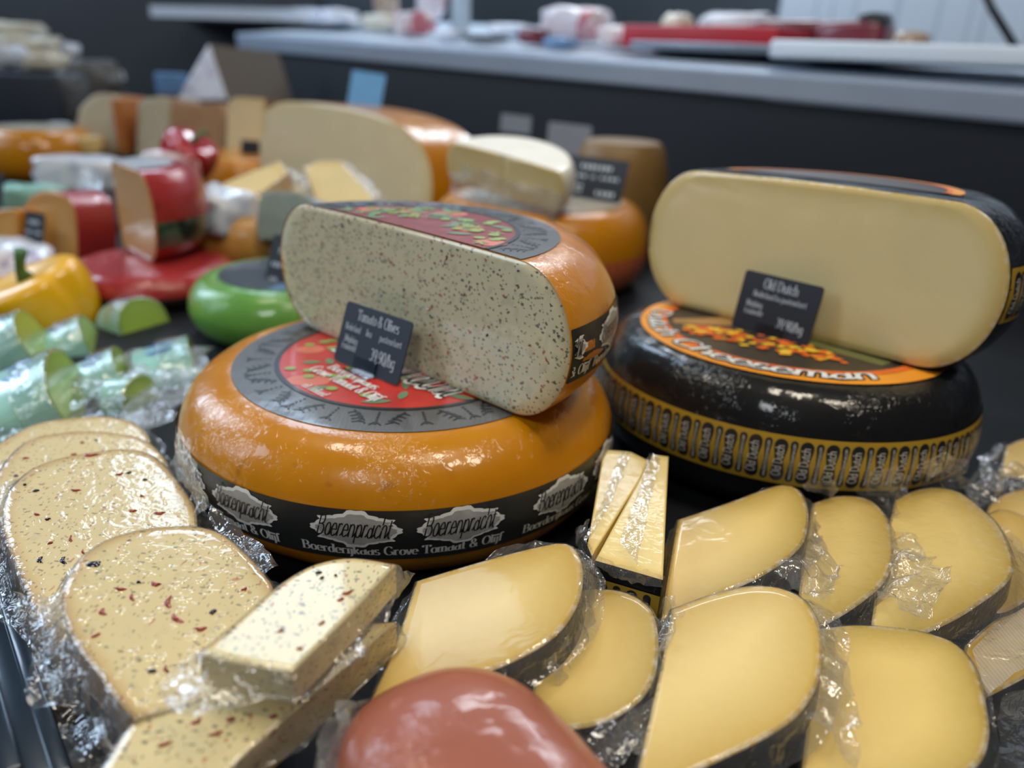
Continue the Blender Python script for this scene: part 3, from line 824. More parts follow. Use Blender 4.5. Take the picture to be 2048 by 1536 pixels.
def on_top(wheel, d, off): return [wheel.top(u, v, off) for u, v in d[0]], d[1]
def boeren_label(wheel, parent, r_out, r_in, a0, a1, full, seed, m_ring=None, m_disc=None):
    """grey foil ring with black twigs around a red disc with leaves"""
    d = on_top(wheel, ring2d(r_in, r_out, 160, a0, a1, 5), 0.0006)
    ring = mesh('label_ring', d[0], d[1], m_ring or label_grey, parent, True)
    d = on_top(wheel, ring2d(0.002, r_in, 120, a0, a1, 6), 0.0008)
    red = mesh('label_disc', d[0], d[1], m_disc or label_red, parent, True)
    d = on_top(wheel, ring2d(r_in * 0.972, r_in * 1.01, 160, a0, a1, 1), 0.0011)
    mesh('disc_edge', d[0], d[1], ink_black, red, False)
    rnd = random.Random(seed); tw = []
    ok = lambda a: a0 + 1 < (a - a0) % 360 + a0 < a1 - 1
    w = (r_out - r_in)
    for k in range(44):
        a = 360 / 44 * k
        if not (ok(a - 4) and ok(a + 4)): continue
        c, s = math.cos(R_(a)), math.sin(R_(a))
        def P(r, tt): return ((r_in + w * r) * c - tt * s, (r_in + w * r) * s + tt * c)
        if k % 2 == 0:
            sd = 1 if k % 4 == 0 else -1
            stem = [P(0.12 + 0.50 * q / 8, sd * 0.009 * math.sin(q / 8 * 1.4) - sd * 0.003) for q in range(9)]
            tw.append(stroke2d(stem, 0.0013))
            for q in (1, 3, 5, 7):
                p = stem[q]
                for sg in (-1, 1):
                    e = P(0.12 + 0.50 * q / 8 + 0.10, sd * 0.009 * math.sin(q / 8 * 1.4) - sd * 0.003 + sg * 0.0045)
                    tw.append(stroke2d([p, ((p[0] + e[0]) / 2 + .0006, (p[1] + e[1]) / 2), e], 0.0011))
        else:
            for q in range(5):
                p = P(0.16 + 0.11 * q, 0); tw.append(leaf2d(p[0], p[1], 0.0024, 0.0010, R_(a + 30), 4))
            tw.append(stroke2d([P(0.45, 0), P(0.70, 0)], 0.0012))
            for sg in (-1, 1): tw.append(stroke2d([P(0.58, 0), P(0.72, sg * 0.004)], 0.0012))
    d = merge([on_top(wheel, q, 0.0010) for q in tw]); mesh('twig_print', d[0], d[1], ink_black, ring, False)['kind'] = 'stuff'
    lf, ll, tm = [], [], []
    for _ in range(70):
        a = rnd.uniform(a0 + 6, a1 - 6) if not full else rnd.uniform(0, 360)
        r = r_in * math.sqrt(rnd.uniform(0.12, 0.83)); x, y = r * math.cos(R_(a)), r * math.sin(R_(a)); an = rnd.uniform(0, 6.3)
        k = rnd.random()
        if k < .5: lf.append(leaf2d(x, y, rnd.uniform(.013, .022), .0032, an))
        elif k < .8: ll.append(disc2d(x, y, .0042, .0032))
        elif k < .92:
            for q in range(5): ll.append(leaf2d(x + .003 * math.cos(q * 1.257), y + .003 * math.sin(q * 1.257), .007, .0010, q * 1.257, 4))
        else: tm.append(disc2d(x, y, .011, .009))
    for nm, lst, mt, o in (('tomato_print', tm, label_tomato, .0010), ('leaf_print', lf, label_leaf, .0012), ('olive_print', ll, label_leaf_lt, .0014)):
        if lst: d = merge([on_top(wheel, q, o) for q in lst]); mesh(nm, d[0], d[1], mt, red, False)['kind'] = 'stuff'
    return red
red = boeren_label(wheel_m, MW, 0.1253, 0.0940, 0, 360, True, 5)
def lab_uv(px, py, z=0.0985):
    p = atz(px, py, z); return p.dot(UB), p.dot(VB)
def label_text(txt, p0, p1, style, sh, mat, off, slant=0.0, nm='lettering'):
    a, c = lab_uv(*p0), lab_uv(*p1)
    L = c[0] - a[0]; vv = (a[1] + c[1]) / 2
    d = lettering(txt, sh, style, slant, 'l', width=L)
    mesh(nm, [wheel_m.top(*(UB * (a[0] + u) + VB * (vv + v)).to_2d(), off) for u, v in d[0]], d[1], mat, red, False)
label_text('Boerderijkaas', (650, 737), (750, 779), 'fat', 0.0090, ink_white, 0.0017)
label_text('Grove Tomaat & Olijf', (608, 741), (757, 800), 'fat', 0.0105, ink_white, 0.0017)
label_text('uit Holland', (598, 772), (648, 792), 'serif', 0.0075, ink_white, 0.0017)
a, c = lab_uv(700, 722), lab_uv(896, 792)
label_text('Boerenpracht', (655, 700), (896, 792), 'outline_script', 0.038, silver_light, 0.0016, 0.25)
label_text('Boerenpracht', (655, 700), (896, 792), 'script', 0.038, ink_black, 0.0019, 0.25)

# ------------------------------------------------------------------ half wheel standing on it
def half_wheel(label, wheel, ang, rind_mat, paste_mat, off=0.0):
    """piece behind a cut that runs at distance off in front of the axis"""
    t = thing('half_round_cheese', label, 'cheese', wheel.c)
    pr = wheel.profile(); N = 90; vs, fs = [], []
    n2 = V((math.sin(ang), -math.cos(ang), 0)); u2 = V((math.cos(ang), math.sin(ang), 0))
    for i in range(N + 1):
        for r, z in pr:
            d = math.asin(min(1, off / r)) if r > 1e-6 else math.pi / 2
            a = ang - d + (math.pi + 2 * d) * i / N
            if r > wheel.rl * 1.02: r = r + wheel.lump * nz(math.cos(a) * 4 + wheel.seed, math.sin(a) * 4, z * 30)
            vs.append(wheel.W(r * math.cos(a), r * math.sin(a), z))
    k = len(pr)
    for i in range(N):
        for q in range(k - 1): fs.append((i * k + q, i * k + q + 1, (i + 1) * k + q + 1, (i + 1) * k + q))
    mesh('rind', vs, fs, rind_mat, t)
    n = wheel.M @ n2; o = []
    sec = [(math.sqrt(r * r - off * off), z) for r, z in wheel.profile(12)[1:-1] if r > off]
    for sg, lst in ((1, sec), (-1, sec[::-1])):
        for h, z in lst:
            p = n2 * off + u2 * (h * sg); o.append((wheel.W(p.x, p.y, z) + n * 0.0004, True))
    vs, fs, at = fill_face(o, n, 12, 0.0012)
    mesh('cut_face', vs, fs, paste_mat, t, True, {'rind': at})
    return t, n
angB = math.atan2(UB.y, UB.x)
cB = V((0.005, -0.02, 0)) - UB * 0.004
cB.z = 0.0985
wheel_b = Wheel(cB, 0.1555, 0.103, 0.112, lump=0.001, seed=3)
HB, nB = half_wheel('half of a flecked cheese with orange rind, standing on the Boerenpracht wheel', wheel_b, angB, rind_orange_film, fleck_half)
boeren_band(wheel_b, HB, angB + 0.01, angB + math.pi - .01, 0.0330, 0.0685, [angB - R_(37.5), angB + R_(11), angB + R_(60), angB + R_(109)])
boeren_label(wheel_b, HB, 0.112, 0.083, math.degrees(angB) + 0.4, math.degrees(angB) + 179.6, False, 8, grey_wrapped, red_wrapped)

# coarse bits in the cut face: each a small lens pressed into the cheese
def bits(parent, frame_fn, spots, mat, nm, n, rad):
    for (x, y, L, W, an) in spots:
        c = frame_fn(x, y); vs, fs = [], []
        ex = frame_fn(x + .001, y) - c; ey = frame_fn(x, y + .001) - c; ex.normalize(); ey.normalize()
        k = 10; ring = []
        for i in range(k):
            a = 2 * math.pi * i / k; q = 0.78 + 0.5 * nz(x * 900 + i * 0.9, y * 900, L * 500)
            px, py = 0.85 * q * L * math.cos(a), 0.72 * q * W * math.sin(a)
            py += 0.8 * W * (math.cos(a) ** 2) * (1 if L > 1.8 * W else 0)
            ring.append(c + (ex * math.cos(an) + ey * math.sin(an)) * px + (ey * math.cos(an) - ex * math.sin(an)) * py)
        vs = [p - n * 0.0004 for p in ring] + [c + (p - c) * .6 + n * 0.0006 for p in ring] + [c + n * 0.0008]
        fs = [(i, (i + 1) % k, k + (i + 1) % k, k + i) for i in range(k)] + [(k + i, k + (i + 1) % k, 2 * k) for i in range(k)]
        mesh(nm, vs, fs, mat, parent)
olive_black = plain('olive_flesh', (0.016, 0.015, 0.022), 0.22, coat=0.6)
tomato_red = plain('dried_tomato_flesh', (0.30, 0.035, 0.018), 0.35, coat=0.5, var=0.3, scale=300)
tomato_orange = plain('pepper_flesh', (0.55, 0.17, 0.02), 0.35, coat=0.5)
fB = lambda x, y: onpl(x, y, cB, nB) + nB * 0.0006
def pxbits(parent, P0, n, spots, mat, nm, rad=0):
    ex = V((1, 0, 0)) - n * n.x; ex.normalize(); ey = n.cross(ex)
    sp = []
    for (x, y, L, W, an) in spots:
        q = onpl(x, y, P0, n) - P0; sp.append((q.dot(ex), q.dot(ey), L, W, an))
    bits(parent, lambda a, b: P0 + ex * a + ey * b + n * 0.0004, sp, mat, nm, n, rad)
pxbits(HB, cB, nB, [(863, 634, .0040, .0018, -.3), (763, 590, .0030, .0022, .5), (738, 521, .0024, .0017, .2), (686, 452, .0036, .0022, .6), (975, 670, .0026, .0020, .8), (677, 602, .0030, .0020, .3), (1037, 541, .0018, .0016, 0), (809, 580, .0027, .0016, .9), (1000, 700, .0018, .0014, 0), (910, 700, .0018, .0012, 0)], olive_black, 'olive_piece')
pxbits(HB, cB, nB, [(895, 515, .0050, .0011, 1.2), (839, 513, .0038, .0013, -.4), (860, 669, .0032, .0022, .4), (857, 620, .0035, .0014, .2), (880, 640, .0030, .0014, 1.0), (780, 521, .0045, .0009, -.8), (812, 546, .0040, .0009, -.7), (866, 690, .0036, .0009, -.7), (1094, 720, .0042, .0010, -.8), (933, 572, .0020, .0012, .2), (1010, 593, .0030, .0012, -.6), (930, 590, .0024, .0010, 1.2), (668, 452, .0030, .0010, .4), (1060, 690, .0022, .0009, .3), (955, 755, .0022, .0010, .5)], tomato_red, 'tomato_piece')
pxbits(HB, cB, nB, [(742, 506, .0030, .0016, .2), (868, 560, .0035, .0007, 1.3), (725, 590, .0024, .0010, .5)], tomato_orange, 'pepper_piece')

price_card('navy price sign reading Tomato & Olives 39,90/hg on the orange wheel', (-0.0502, -0.0136, 0.0995), (0.7806, -0.625, 0), (0.2093, 0.2614, 0.9423), 0.071, 0.0458, [
    ('Tomato & Olives', 0.53, 0.755, 0.0080, 'c', 0.0450), ('Nederland', 0.07, 0.555, 0.0052, 'l', 0.0170), ('ku', 0.40, 0.555, 0.0052, 'l', None), ('pasteurisert', 0.93, 0.555, 0.0052, 'r', 0.0230),
    ('Modning', 0.10, 0.365, 0.0052, 'l', 0.0145), ('6 m\u00e5neder', 0.08, 0.245, 0.0052, 'l', 0.0165), ('39,90/hg', 0.90, 0.215, 0.0088, 'r', 0.0265)], card_navy)

# ------------------------------------------------------------------ black aged wheel and its half
tiltD = -0.035
wheel_d = Wheel((0.324, 0.085, 0.004), 0.1590, 0.1020, 0.1285, tilt=tiltD, lump=0.0008, seed=9, dome=0.003)
DW = thing('round_cheese', 'whole black cheese wheel with gold and black Old Dutch band', 'cheese', (0.324, 0.085, 0))
vs, fs = wheel_d.surface(0, 2 * math.pi, 200)
mesh('rind', vs, fs, rind_black, DW)
def dutch_band(wheel, parent, a0, a1, z0, z1, step_deg=6.33, phase=0.0):
    R = wheel.R; H = z1 - z0
    vs, fs = wheel.band(z0, z1, a0, a1, 0.0006, n=max(12, int(math.degrees(a1 - a0) / 2)))
    band = mesh('paper_band', vs, fs, gold_band, parent)
    st_ = R_(step_deg); k = math.ceil((a0 - phase) / st_); mid = (z0 + z1) / 2
    def pill(a, wd, h, s, sz, ln):
        r = wd / 2; pts = []
        for cy, aa in ((h / 2 - r, 0), (-h / 2 + r, 180)):
            pts += [(r * math.cos(R_(aa + 18 * i)), cy + r * math.sin(R_(aa + 18 * i))) for i in range(11)]
        m = MB(); vv, ff = fan2d(pts)
        m.add([wheel.side(a + u / R, mid + v, 0.0009) for u, v in vv], ff, 0)
        vv, ff = lettering(s, sz, 'sans', width=ln)
        m.add([wheel.side(a - (v - sz * 0.36) / R, mid + u, 0.0012) for u, v in vv], ff, 1)
        m.build('printed_pill', [ink_black, ink_white], band, False)
    while phase + k * st_ < a1 - st_ * 0.3:
        a = phase + k * st_
        if a > a0 + st_ * 0.3:
            pill(a, 0.0094, H * 0.86, 'Old Dutch', 0.0062, H * 0.64)
            pill(a + st_ / 2, 0.0052, H * 0.84, 'www.dutchcheeseman.com', 0.0028, H * 0.74)
        k += 1
    return band
dutch_band(wheel_d, DW, R_(100), R_(440), 0.0325, 0.0705, phase=R_(247.05))
def dutch_label(wheel, parent, r1, r0, a0, a1, full):
    d = on_top(wheel, ring2d(0.001, r0 * 1.01, 120, a0, a1, 6), 0.0008)
    disc = mesh('label_disc', d[0], d[1], label_brown, parent)
    d = on_top(wheel, ring2d(r0, r1, 160, a0, a1, 4), 0.0010)
    ring = mesh('label_ring', d[0], d[1], label_orange, parent)
    d = on_top(wheel, ring2d(r0, r0 + (r1 - r0) * .30, 160, a0, a1, 2), 0.0013)
    mesh('ring_edge', d[0], d[1], label_orange_red, ring)
    if full:
        rnd = random.Random(4)
        tan_, ch, ye, ol = [], [], [], []
        tan_.append(fan2d([(-.098, .020), (-.05, .030), (.00, .01), (-.01, -.015), (-.05, .002), (-.098, .006)]))
        ol.append(fan2d([(.00, -.04), (.045, -.085), (.085, -.055), (.05, -.02), (.0, -.01)]))
        d = merge([on_top(wheel, q, .0011) for q in tan_]); mesh('tan_print', d[0], d[1], label_tan, disc, False)
        d = merge([on_top(wheel, q, .0011) for q in ol]); mesh('olive_print', d[0], d[1], label_olive, disc, False)
        for k in range(110):
            t = rnd.random(); x = -.092 + .110 * t + rnd.uniform(-.006, .006); y = -.010 - .066 * t + rnd.uniform(-.020, .020) * (0.5 + t * (1 - t) * 2)
            sz = rnd.uniform(.004, .0085); an = rnd.uniform(0, 6.3)
            pts = [(x + sz * rnd.uniform(.6, 1.1) * math.cos(an + q * 1.5708), y + sz * .7 * rnd.uniform(.6, 1.1) * math.sin(an + q * 1.5708)) for q in range(4)]
            (ch if rnd.random() < .6 else ye).append((poly2d(pts), .0013 + .00001 * k))
        for nm, lst, mt in (('cube_print', ch, label_orange_red), ('yellow_cube_print', ye, label_yellow)):
            d = merge([on_top(wheel, q, o) for q, o in lst]); mesh(nm, d[0], d[1], mt, disc, False)['kind'] = 'stuff'
        rm = r0 + (r1 - r0) * 0.16; sz = 0.0185
        for sty, mt, o, nm in (('outline_script', ink_black, .0016, 'lettering_outline'), ('bold_script', ink_white, .0019, 'lettering')):
            vv, ff = lettering('Dutch Cheeseman', sz, sty, 0.25, 'l', width=0.262)
            vv = [wheel.top((rm + .0125 - v) * math.cos(R_(153) + u / (rm + .006)), (rm + .0125 - v) * math.sin(R_(153) + u / (rm + .006)), o) for u, v in vv]
            mesh(nm, vv, ff, mt, ring, False)
    return ring
dutch_label(wheel_d, DW, 0.1275, 0.104, 0, 360, True)

UE = V((0.719, -0.694, 0.0)).normalized(); angE = math.atan2(UE.y, UE.x)
offE = 0.032
cE = wheel_d.W(0, 0, 0.1060) + V((-0.695, -0.718, 0)) * (0.0146 - offE) + UE * 0.0055
wheel_e = Wheel(cE, 0.1555, 0.1245, 0.110, tilt=tiltD, lump=0.001, seed=12)
HE, nE = half_wheel('half of a pale aged cheese with black rind, lying on the Old Dutch wheel', wheel_e, angE, rind_black, paste_old_crystal, offE)
dE = math.asin(offE / wheel_e.R) - 0.01
dutch_band(wheel_e, HE, angE - dE, angE + math.pi + dE, 0.044, 0.084, phase=angE - dE + R_(3.6))
dutch_label(wheel_e, HE, 0.098, 0.086, math.degrees(angE) + 0.4, math.degrees(angE) + 179.6, False)
price_card('black price sign reading Old Dutch against the pale half wheel', (0.2734, 0.0868, 0.1110), (0.712, -0.7021, 0), (0.1442, 0.1463, 0.9787), 0.0699, 0.0497, [
    ('Old Dutch', 0.50, 0.76, 0.0085, 'c', 0.0310), ('Nederland ku pasteurisert', 0.52, 0.60, 0.0050, 'c', 0.0480),
    ('Modning', 0.12, 0.42, 0.0052, 'l', 0.0150), ('6 m\u00e5neder', 0.12, 0.29, 0.0052, 'l', 0.0175), ('39,90/hg', 0.90, 0.18, 0.0080, 'r', 0.0240)], card_navy_b)
# ------------------------------------------------------------------ packed slices in front
def fw(lo, hi, seed, peaks=()):
    def f(t):
        v = lo + (hi - lo) * max(0, 0.5 + 0.9 * nz(math.cos(2 * math.pi * t) * 2.2 + seed, math.sin(2 * math.pi * t) * 2.2, seed * 0.7))
        for c, wd, h in peaks:
            dd = min(abs(t - c), 1 - abs(t - c)); v += h * math.exp(-(dd / wd) ** 2)
        return v
    return f
G1 = 'vacuum packed slices of aged black-rinded cheese'
G2 = 'vacuum packed slices of tomato and olive cheese'
SM = (paste_old, rind_black); LM = (fleck_slice, rind_tan)

S1 = slab_px('cheese_slice', 'packed pale slice leaning on the orange wheel, behind the brown smoked cheese', 'cheese',
    [(735, 1412, 'c'), (790, 1290), (832, 1162, 'c'), (900, 1141), (1000, 1112), (1090, 1090), (1132, 1086), (1157, 1108), (1166, 1150), (1158, 1200), (1130, 1250), (1085, 1290), (1020, 1325), (950, 1352), (880, 1385), (800, 1425)],
    (950, 1250), 0.052, (-.16, -.06, .98), 0.024, [(2.0, 15.9)], SM, group=G1, film=fw(.002, .010, 1, [(.55, .06, .010)]), seed=1)
S2 = slab_px('cheese_slice', 'packed slice half hidden under the slice leaning on the orange wheel', 'cheese',
    [(1050, 1470, 'c'), (1080, 1300), (1110, 1185, 'c'), (1200, 1177), (1260, 1187), (1303, 1220), (1317, 1280), (1310, 1350), (1280, 1400), (1230, 1435), (1180, 1452), (1110, 1462)],
    (1200, 1330), 0.040, (-.16, -.06, .98), 0.022, [(2.0, 11.9)], (paste_old_warm, rind_black), group=G1, film=fw(.002, .010, 2, [(.5, .05, .008)]), seed=2)
S3 = slab_px('cheese_slice', 'large packed slice with a pale centre in the middle of the front row', 'cheese',
    [(1262, 1600, 'c'), (1318, 1350), (1343, 1218, 'c'), (1420, 1190), (1500, 1172), (1560, 1175), (1610, 1200), (1638, 1250), (1645, 1310), (1634, 1370), (1595, 1430), (1530, 1475), (1445, 1517), (1350, 1560)],
    (1450, 1350), 0.046, (-.14, -.06, .98), 0.024, [(2.0, 13.9)], (paste_old, rind_black), group=G1, film=fw(.002, .010, 3, [(.42, .05, .010)]), seed=3)
S7 = slab_px('cheese_slice', 'large packed slice at the front right corner, nearest the camera', 'cheese',
    [(1590, 1660, 'c'), (1620, 1400), (1640, 1256, 'c'), (1706, 1249), (1776, 1253), (1846, 1263), (1902, 1281), (1939, 1314), (1962, 1361), (1976, 1426), (1979, 1472), (1964, 1520), (1920, 1560), (1850, 1600), (1740, 1640)],
    (1800, 1400), 0.034, (-.06, -.04, .99), 0.024, [(2.0, 14.9)], (paste_old_warm, rind_black), group=G1, film=fw(.002, .006, 4), seed=4)
S4 = slab_px('cheese_slice', 'packed slice with two straight cuts beside the pair of thin wedges', 'cheese',
    [(1322, 1240, 'c'), (1342, 1118), (1356, 1039, 'c'), (1454, 1006), (1519, 982), (1566, 969), (1596, 978), (1613, 1006), (1617, 1040), (1608, 1081), (1585, 1109), (1547, 1137), (1496, 1165), (1426, 1193), (1375, 1218)],
    (1480, 1090), 0.044, (-.14, -.02, .98), 0.024, [(2.0, 14.9)], (paste_old_warm, rind_black), group=G1, film=fw(.002, .008, 5, [(.5, .05, .012), (.12, .05, .006)]), seed=5)
S5 = slab_px('cheese_slice', 'narrow packed slice between two larger ones below the black wheel', 'cheese',
    [(1590, 1275, 'c'), (1605, 1120), (1625, 1006, 'c'), (1673, 992), (1720, 993), (1752, 1007), (1776, 1039), (1786, 1081), (1785, 1123), (1771, 1160), (1743, 1188), (1706, 1216), (1659, 1244)],
    (1700, 1120), 0.038, (-.14, -.02, .98), 0.022, [(2.0, 12.9)], (paste_old_shiny, rind_black), group=G1, film=fw(.002, .012, 6, [(.45, .06, .012)]), seed=6)
S6 = slab_px('cheese_slice', 'wide packed slice with wrinkled shiny film at the right', 'cheese',
    [(1735, 1300, 'c'), (1762, 1120), (1790, 1000, 'c'), (1827, 981), (1874, 974), (1920, 984), (1962, 1016), (1996, 1048), (2022, 1100), (2027, 1140), (2009, 1170), (1967, 1202), (1916, 1235), (1864, 1260), (1800, 1285)],
    (1900, 1120), 0.040, (-.14, -.02, .98), 0.024, [(2.0, 14.9)], (paste_old_shiny, rind_black), group=G1, film=fw(.002, .012, 7, [(.3, .05, .010)]), seed=7)
S8 = slab_px('cheese_slice', 'packed slice cut off by the right edge, behind the wide shiny slice', 'cheese',
    [(1940, 1210, 'c'), (1955, 1100), (1972, 1030, 'c'), (2010, 1018), (2065, 1043), (2105, 1100), (2105, 1160), (2060, 1195), (2000, 1225)],
    (2030, 1120), 0.030, (-.14, -.02, .98), 0.020, [(2.0, 8.9)], SM, group=G1, film=fw(.002, .008, 8), seed=8)
S9 = slab_px('cheese_slice', 'packed slice at the right edge just below the black wheel', 'cheese',
    [(1960, 1065, 'c'), (1978, 1010, 'c'), (2010, 988), (2070, 976), (2130, 1000), (2140, 1060), (2060, 1085)],
    (2040, 1030), 0.022, (-.10, -.02, .98), 0.018, [(1.0, 6.9)], SM, group=G1, film=fw(.004, .012, 9), seed=9)
S10 = slab_px('cheese_slice', 'packed slice at the right edge beside the black wheel', 'cheese',
    [(2000, 950, 'c'), (2012, 892, 'c'), (2050, 878), (2120, 880), (2150, 920), (2100, 960)],
    (2060, 915), 0.024, (-.10, -.05, .98), 0.020, [(1.0, 5.9)], SM, group=G1, film=fw(.006, .016, 10), seed=10)
S11 = slab_px('cheese_slice', 'packed slice under ribbed film below the wide shiny slice', 'cheese',
    [(1905, 1420, 'c'), (1930, 1290, 'c'), (1990, 1240), (2070, 1200), (2140, 1200), (2150, 1300), (2060, 1350), (1970, 1395)],
    (2010, 1310), 0.018, (-.06, -.04, .99), 0.017, [(1.0, 7.9)], SM, group=G1, film=fw(.003, .008, 11), seed=11)
fr = frame_at(atz(2000, 1310, .020), (-.06, -.04, .99))
ribbed = film_mat('ribbed_film', 0.42, (0.92, 0.86, 0.74), 0.25, mesh_scale=150)
sheet('bag_face', [atz(1945, 1300, .023), atz(1990, 1250, .026), atz(2060, 1205, .028)], [atz(1975, 1390, .023), atz(2030, 1345, .026), atz(2090, 1320, .028)], ribbed, S11, amp=.0008, seed=3)

L3 = slab_px('cheese_slice', 'packed flecked slice in front, its film full of bright blisters', 'cheese',
    [(122, 1190), (135, 1155), (163, 1114), (210, 1081), (266, 1062), (326, 1053), (396, 1053), (443, 1067), (489, 1104), (522, 1141), (546, 1175), (545, 1240, 'c'), (430, 1400, 'c'), (268, 1437, 'c'), (233, 1398), (196, 1347), (154, 1291), (130, 1240)],
    (330, 1220), 0.064, (.10, -.10, .98), 0.024, [(0, 10.0), (13.0, 18)], (fleck_blister, rind_tan), group=G2, film=fw(.002, .012, 21, [(.1, .05, .012)]), seed=21, film_amp=.007)
L2 = slab_px('cheese_slice', 'packed flecked slice with two black olive crescents, at the left', 'cheese',
    [(5, 1040), (9, 1002), (28, 969), (70, 934), (130, 913), (186, 904), (242, 897), (289, 904), (326, 927), (354, 960), (377, 992), (392, 1022), (395, 1080, 'c'), (280, 1240, 'c'), (110, 1290, 'c'), (75, 1225), (51, 1174), (28, 1123), (10, 1075)],
    (200, 1050), 0.046, (.10, -.06, .98), 0.022, [(0, 11.0), (14.0, 19)], LM, group=G2, film=fw(.002, .014, 22, [(.05, .05, .010)]), seed=22)
L1 = slab_px('cheese_slice', 'packed flecked slice behind the one with olive crescents', 'cheese',
    [(-30, 1000), (0, 940), (37, 895), (75, 874), (140, 863), (200, 862), (252, 869), (298, 885), (335, 925), (340, 980, 'c'), (200, 1090, 'c'), (20, 1080, 'c')],
    (170, 940), 0.036, (.08, -.05, .98), 0.022, [(0, 8.5), (11, 12)], LM, group=G2, film=fw(.002, .010, 23), seed=23)
L0 = slab_px('cheese_slice', 'rearmost packed flecked slice, below the green wedges', 'cheese',
    [(-60, 930), (0, 885), (33, 865), (70, 848), (130, 837), (200, 832), (242, 837), (275, 850), (300, 880), (290, 930, 'c'), (150, 980, 'c'), (-40, 980, 'c')],
    (130, 880), 0.026, (.08, -.05, .98), 0.020, [(0, 8.5), (11, 12)], LM, group=G2, film=fw(.004, .014, 24), seed=24)
T2 = slab_px('cheese_wedge', 'long flecked wedge at the bottom edge, under the topmost wedge', 'cheese',
    [(200, 1580), (219, 1514), (261, 1449), (326, 1393), (396, 1351), (480, 1318), (600, 1280), (700, 1250), (792, 1243, 'c'), (640, 1378), (489, 1510), (410, 1590, 'c')],
    (500, 1400), 0.056, (.0, -.10, .99), 0.022, [(0, 8.0)], (fleck_blur, rind_tan), film=fw(.001, .006, 25), seed=25)
T1 = slab_px('cheese_wedge', 'topmost flecked wedge in film mirroring pale window light', 'cheese',
    [(398, 1307, 'c'), (470, 1247), (540, 1185), (600, 1143), (650, 1123), (710, 1116), (792, 1128, 'c'), (700, 1228), (583, 1344, 'c'), (490, 1328)],
    (600, 1230), 0.083, (.0, .0, 1.0), 0.017, [(0.0, 6.0)], (fleck_wedge, rind_tan), film=fw(.002, .009, 26, [(.02, .06, .012), (.3, .06, .006)]), seed=26)

def slice_bits(t, centre, z, n, spots, mat, nm):
    nn = V(n).normalized(); pxbits(t, atz(centre[0], centre[1], z), nn, spots, mat, nm)
slice_bits(L2, (200, 1050), 0.046, (.10, -.06, .98), [(78, 1121, .0050, .0022, -1.1), (124, 1121, .0052, .0024, -1.0), (72, 982, .0026, .0018, .5), (258, 946, .0030, .0020, .8), (290, 960, .0026, .0018, .2), (95, 1040, .0022, .0012, .4), (50, 970, .0018, .0016, 0)], olive_black, 'olive_piece')
slice_bits(L2, (200, 1050), 0.046, (.10, -.06, .98), [(150, 982, .0045, .0014, .2), (140, 1078, .0048, .0014, -1.0), (182, 912, .0065, .0025, .3), (72, 1030, .0030, .0014, -.2), (100, 1087, .0022, .0014, .9), (265, 1023, .0045, .0016, .1), (318, 1028, .0055, .0022, .3), (165, 1105, .0040, .0012, -.9), (282, 993, .0030, .0014, -.5), (240, 950, .0040, .0018, .8)], tomato_red, 'tomato_piece')
slice_bits(L3, (330, 1220), 0.064, (.10, -.10, .98), [(190, 1128, .0050, .0038, .4), (425, 1225, .0030, .0024, .8), (305, 1343, .0032, .0022, .3), (277, 1165, .0018, .0014, 0), (355, 1240, .0018, .0014, 0)], olive_black, 'olive_piece')
slice_bits(L3, (330, 1220), 0.064, (.10, -.10, .98), [(203, 1225, .0040, .0022, -.9), (310, 1170, .0050, .0020, -.2), (333, 1205, .0060, .0026, -1.2), (350, 1238, .0065, .0022, -.6), (240, 1180, .0045, .0014, .1), (262, 1195, .0040, .0014, -1.0), (193, 1272, .0030, .0010, .8), (400, 1260, .0040, .0018, .3), (490, 1180, .0030, .0016, 1.0), (330, 1340, .0040, .0014, -.8)], tomato_red, 'tomato_piece')
slice_bits(L1, (170, 940), 0.036, (.08, -.05, .98), [(50, 917, .0040, .0024, .3), (147, 910, .0035, .0018, .6), (165, 886, .0022, .0014, 0)], tomato_red, 'tomato_piece')
slice_bits(L1, (170, 940), 0.036, (.08, -.05, .98), [(32, 952, .0026, .0018, .3), (192, 881, .0020, .0012, 0)], olive_black, 'olive_piece')
slice_bits(T1, (600, 1230), 0.083, (.0, .0, 1.0), [(637, 1146, .0022, .0014, .3), (645, 1157, .0020, .0010, .8), (672, 1152, .0014, .0010, 0)], olive_black, 'olive_piece')
slice_bits(T1, (600, 1230), 0.083, (.0, .0, 1.0), [(695, 1188, .0045, .0014, .5), (683, 1200, .0032, .0012, .9), (645, 1247, .0026, .0010, 1.0), (600, 1298, .0020, .0012, .3), (563, 1262, .0024, .0008, .9)], tomato_red, 'tomato_piece')
slice_bits(T2, (500, 1400), 0.056, (0, -.10, .99), [(395, 1445, .0034, .0016, .6), (430, 1470, .0045, .0012, .5), (460, 1440, .0030, .0014, .4), (330, 1490, .0045, .0012, .4), (545, 1435, .0028, .0014, .4)], tomato_red, 'tomato_piece')

# loose bag corners and seams standing up between the slices
def tuft(parent, a, b, z0, z1, seed, mat=None, amp=.004, zt=None):
    """film spanned between two image-plane polylines placed at real heights"""
    A = [atz(x, y, z) for (x, y), z in zip(a, z0)]; B = [atz(x, y, z) for (x, y), z in zip(b, z1)]
    sheet('bag_corner', A, B, mat or film_tuft, parent, amp=amp * 1.5, seed=seed, freq=105, nu=44, nv=18)
tuft(S4, [(1600, 975), (1640, 985), (1660, 1000)], [(1625, 955), (1650, 962), (1680, 950)], [.044, .042, .040], [.058, .060, .064], 1)
tuft(S5, [(1720, 995), (1765, 1010), (1790, 1040)], [(1740, 945), (1800, 935), (1820, 965)], [.040, .040, .038], [.070, .076, .070], 2)
tuft(S6, [(1850, 975), (1890, 975), (1930, 985)], [(1845, 925), (1890, 908), (1925, 920)], [.041, .041, .041], [.074, .080, .074], 3)
